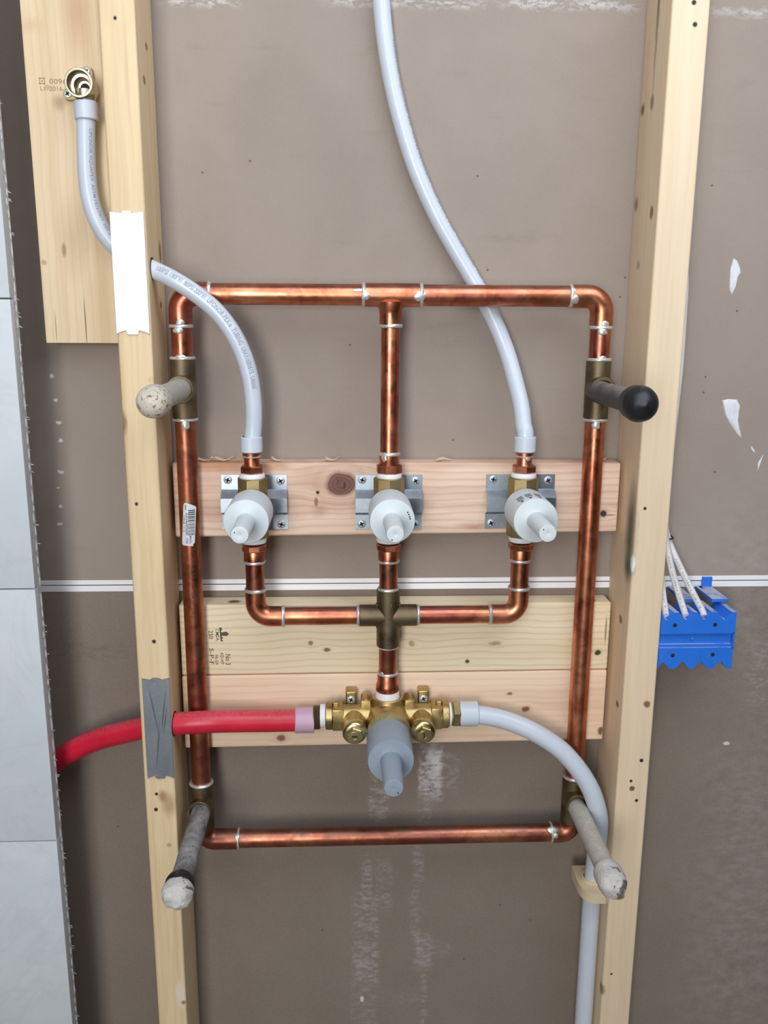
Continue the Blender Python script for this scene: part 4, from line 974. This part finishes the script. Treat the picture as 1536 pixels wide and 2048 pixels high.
obj('brass_fitting', [lathe((rr1 - .001, YX, ZM - .002), X, [(0, .0125), (.0005, .0155)] + [(.0005 + j * (xt - rr1) / 8, .0158 if j % 2 else .0150) for j in range(1, 8)] + [(xt - rr1 + .001, .0140)], 32, wob=.01, seed=2)], M_bronze, tr)
# hole edges drilled in the stud
for nm, yy, zz, r in (('a', .0152, W(352, 1447, .015).z, .0160), ('b', .0215, W(302, 537, .022).z, .0125)):
    V, Fc = lathe((LS1 + .0003, yy, zz), X, [(0, r), (.0004, r), (.0004, r - .001)], 28); obj('bored_hole', (V, Fc), M_dark, ls)

# ------------------------------------------------------------------ drop-ear elbow
E = W(157, 165, .014); XE, ZE = E.x, E.z
el = thing('drop_ear_elbow', (XE, .051, ZE), 'open brass elbow screwed to the wide board at the top left', 'pipe fitting')
obj('body', [lathe((XE, .046, ZE), -Yv, [(0, .0135), (.014, .0142), (.020, .0150), (.0315, .0153), (.032, .0148), (.032, .0128), (.0312, .0122), (.020, .0118), (.0198, .0088), (.008, .0072), (.0078, .0050)], 40, caps=(True, False)),
             lathe((XE + .002, .031, ZE - .004), -Z, [(0, .0110), (.014, .0108), (.0165, .0095), (.020, .0088)], 30)], M_brass_pale, el)
ears = []
for px, py in ((173, 143), (136, 188)):
    P = W(px, py, .044); d = Vector((P.x - XE, 0, P.z - ZE)); n = Vector((-d.z, 0, d.x)).normalized()
    poly = []
    for j in range(9):
        a = -PI / 2 + PI * j / 8; q = Vector((P.x, 0, P.z)) + d.normalized() * math.cos(a) * .0062 + n * math.sin(a) * .0062; poly.append((q.x, q.z))
    for sg in (1, -1):
        q = Vector((XE, 0, ZE)) + n * sg * .010; poly.append((q.x, q.z))
    ears.append(extrude(poly, .0435, .0508, .0008))
obj('ear', ears[0], M_brass_rough, el); obj('ear', ears[1], M_brass_rough, el)
for px, py in ((173, 143), (136, 188)):
    P = W(px, py, .044); phillips((P.x, .0435, P.z), .0044, M_screw, el, .6)
obj('bore', [lathe((XE, .039, ZE), -Yv, [(0, .0050), (.0002, .0050)], 24)], M_dark, el)
P = W(172, 222, .029); ring((P.x, .029, P.z), Z, .0195, .0128, M_ring, tl)

# ------------------------------------------------------------------ pipe clip
m_clip = plain('beige_plastic', (0.74, 0.60, 0.40), .5, var=.06)
zc = W(1186, 1765, YC).z
poly = [(x, y + YC - .020) for x, y in ((.2866, .048), (.2490, .048), (.2490, .012), (.2510, -.002), (.2570, -.0105), (.2650, -.0145), (.2745, -.0150), (.2866, -.0150))]
hole = [(XW + .01295 * math.cos(a), YC + .01295 * math.sin(a)) for a in [2 * PI * i / 28 for i in range(28)]]
def ringpoly(outer, n=28):
    out = []
    for i in range(n):
        a = 2 * PI * i / n; d = Vector((math.cos(a), math.sin(a))); best = None
        for j in range(len(outer)):
            p = Vector(outer[j]) - Vector((XW, YC)); q = Vector(outer[(j + 1) % len(outer)]) - Vector((XW, YC)); e = q - p
            den = d.x * e.y - d.y * e.x
            if abs(den) < 1e-12: continue
            t = (p.x * e.y - p.y * e.x) / den; u = (p.x * d.y - p.y * d.x) / den
            if t > 0 and -1e-6 <= u <= 1 + 1e-6: best = t if best is None else min(best, t)
        out.append((XW + d.x * best, YC + d.y * best))
    return out
clip = thing('pipe_clip', (XW, YC, zc), 'beige plastic clip holding the thick white tube at the right stud', 'clip')
def slab(outer, inner, z0, z1):
    n = len(outer); V = []
    for z in (z0, z1): V += [Vector((x, y, z)) for x, y in outer] + [Vector((x, y, z)) for x, y in inner]
    Fc = []
    for i in range(n):
        j = (i + 1) % n
        Fc += [(i, j, n + j, n + i), (2 * n + i, 3 * n + i, 3 * n + j, 2 * n + j), (i, 2 * n + i, 2 * n + j, j), (n + i, n + j, 3 * n + j, 3 * n + i)]
    return V, Fc
o1 = ringpoly(poly); i1 = hole
obj('clip_body', slab(o1, i1, zc - .0075, zc + .0075), m_clip, clip)
o2 = [(min(.2866, XW + .0165 * math.cos(2 * PI * i / 28)), YC + .0165 * math.sin(2 * PI * i / 28)) for i in range(28)]
obj('collar', slab(o2, i1, zc + .0075, zc + .0105), m_clip, clip)

# ------------------------------------------------------------------ blue cable spacer and cables
bl = Mat('blue_plastic', (0.025, 0.17, 0.72), .42); bl.setcol(bl.ramp(bl.noise(60, (1, 1, 1), 3), [(.3, (.020, .165, .70)), (.7, (.026, .185, .76))]))
bl.mix(bl.math('MULTIPLY', bl.upness(.7, 1.0), bl.rng(bl.noise(70, (1, 1, 1), 5, .6), .25, .5)), (.60, .57, .54), .85)
zt_, zb_ = W(1470, 1224, 0).z, W(1465, 1338, 0).z
bx0, bx1 = RS1 + .0004, W(1473, 1240, 0).x
bs = thing('cable_spacer', (bx0, .04, zb_), 'bright blue plastic cable spacer fixed beside the right stud', 'cable spacer')
pit = .0237; nx = [W(x, 1238, 0).x for x in (1333.5, 1373, 1410, 1449.5)]; nd = .0098
def comb(ztop, zbase, up=1):
    """outline with four V notches in its upper (or lower) edge"""
    pts = [(bx0, zbase)]; e = [(bx1, zbase), (bx1, ztop)]
    for n_ in reversed(nx): e += [(n_ + .0094, ztop - up * .0004), (n_ + .0014, ztop - up * nd), (n_ - .0014, ztop - up * nd), (n_ - .0094, ztop - up * .0004)]
    e += [(bx0, ztop - up * (.0004 if nx[0] - .0094 > bx0 else nd * .4))]
    e = [(max(x, bx0), z) for x, z in e]
    out = []
    for q in pts + e:
        if not out or (Vector(q) - Vector(out[-1])).length > 1e-5: out.append(q)
    return out
zg1, zg0 = W(1400, 1268, 0).z, W(1400, 1296, 0).z
up_ = comb(zt_, zg1); lo_ = comb(zb_, zg0, -1)
obj('front_plate', [extrude(up_, .001, .006), extrude(list(reversed(lo_)), .001, .006), extrude([(bx0, zg0 - .002), (bx1, zg0 - .002), (bx1, zg1 + .002), (bx0, zg1 + .002)], .0065, .010),
                    box(bx1 - .0022, bx1, .001, .030, zg0 - .001, zg1 + .001), box(bx0, bx1 - .0022, .003, .0068, zg0 - .0008, zg0 + .004),
                    lathe((W(1388, 1280, 0).x, .0066, (zg0 + zg1) / 2), -Yv, [(0, .0018), (.002, .0014)], 10)], bl.m, bs, sharp=25)
for px, py in ((1350.5, 1251), (1431, 1250), (1346, 1311.5), (1426, 1310)):
    obj('screw_hole', [lathe((W(px, py, 0).x, .0011, W(px, py, 0).z), -Yv, [(0, .0026), (.0002, .0026)], 18)], M_dark, bs)
body2 = [extrude(comb(zt_ - .0005, zt_ - .016), .006, .050)] + [extrude(list(reversed(comb(zb_ + .0005, zb_ + .016, -1))), .006, .050)] + [box(bx0, bx1 - .001, .010, .030, zb_ + .014, zt_ - .014)]
obj('cable_channels', body2, bl.m, bs, sharp=25)
fx0, fx1 = W(1366, 1200, .03).x, W(1391, 1200, .03).x
gx0, gx1 = W(1424, 1200, .03).x, W(1457, 1200, .03).x
obj('lever', [box(fx0, fx1, .030, .086, zt_ + .003, zt_ + .0075, .0008, 2)], bl.m, bs); obj('lever', [box(gx0, gx1, .030, .086, zt_ + .003, zt_ + .0075, .0008, 2)], bl.m, bs)
tx0, tx1 = W(1403, 1162, .084).x, W(1423, 1162, .084).x; tz1 = W(1410, 1153, .084).z
obj('tab', [box(tx0, tx1, .0815, .0845, zt_ + .006, tz1, .0006, 1), box(tx0, gx0 + .004, .076, .0845, zt_ + .003, zt_ + .0075)], bl.m, bs)
cm = plain('white_cable_sheath', (0.74, 0.72, 0.71), .5, var=.06, scale=60)
cpath = [[(1331.5, 1232, .008), (1330, 1218, .018), (1326, 1190, .030), (1322, 1150, .036), (1322, 1100, .038), (1326, 1060, .036), (1329, 1020, .034), (1336, 950, .033), (1347, 850, .032), (1359, 740, .032), (1366, 640, .032), (1370, 560, .034), (1366, 480, .050), (1375, 300, .055)],
         [(1371, 1232, .008), (1367, 1218, .017), (1358, 1190, .026), (1346, 1150, .034), (1337, 1110, .040), (1331, 1075, .044), (1329, 1040, .0445), (1330, 980, .0445), (1345, 700, .0445)],
         [(1408, 1232, .008), (1403, 1218, .015), (1388, 1190, .022), (1368, 1150, .036), (1350, 1112, .048), (1336, 1078, .056), (1330, 1045, .060), (1331, 980, .060), (1345, 700, .060)]]
cl_ = ['leftmost white cable in the blue spacer, half hidden by the right stud', 'middle white cable rising from the blue spacer', 'rightmost white cable slanting out of the blue spacer']
for pts, lb in zip(cpath, cl_):
    P = []
    for p in pts:
        q = W(*p)
        if q.x < RS1 + .0046: q.x = RS1 + .0046
        P.append(q)
    path = spline(P, 10)
    o = thing('electrical_cable', path[0], lb, 'cable', 'white cables in the blue spacer')
    obj('sheath', tube(path, .0043, 16), cm, o)
    obj('print', [path_text(path, .0043, .012, 'E 14/2 NMD90 300V', .07, .0022, .3, 1)], M_ink_grey, o)
bt = thing('wire_staple', W(1332, 1074, .05), 'dark wire staple gathering the white cables behind the right stud', 'staple')
Pq = W(1333, 1074, .056)
obj('wire', [tube(spline([Vector((RS1 + .0002, .045, Pq.z - .002)), Vector((Pq.x + .003, .046, Pq.z)), Vector((Pq.x + .0062, .055, Pq.z + .001)), Vector((Pq.x + .003, .064, Pq.z + .001)), Vector((RS1 + .0002, .068, Pq.z))], 6), .0011, 8)], plain('dark_wire', (.08, .075, .07), .5, .8), bt)
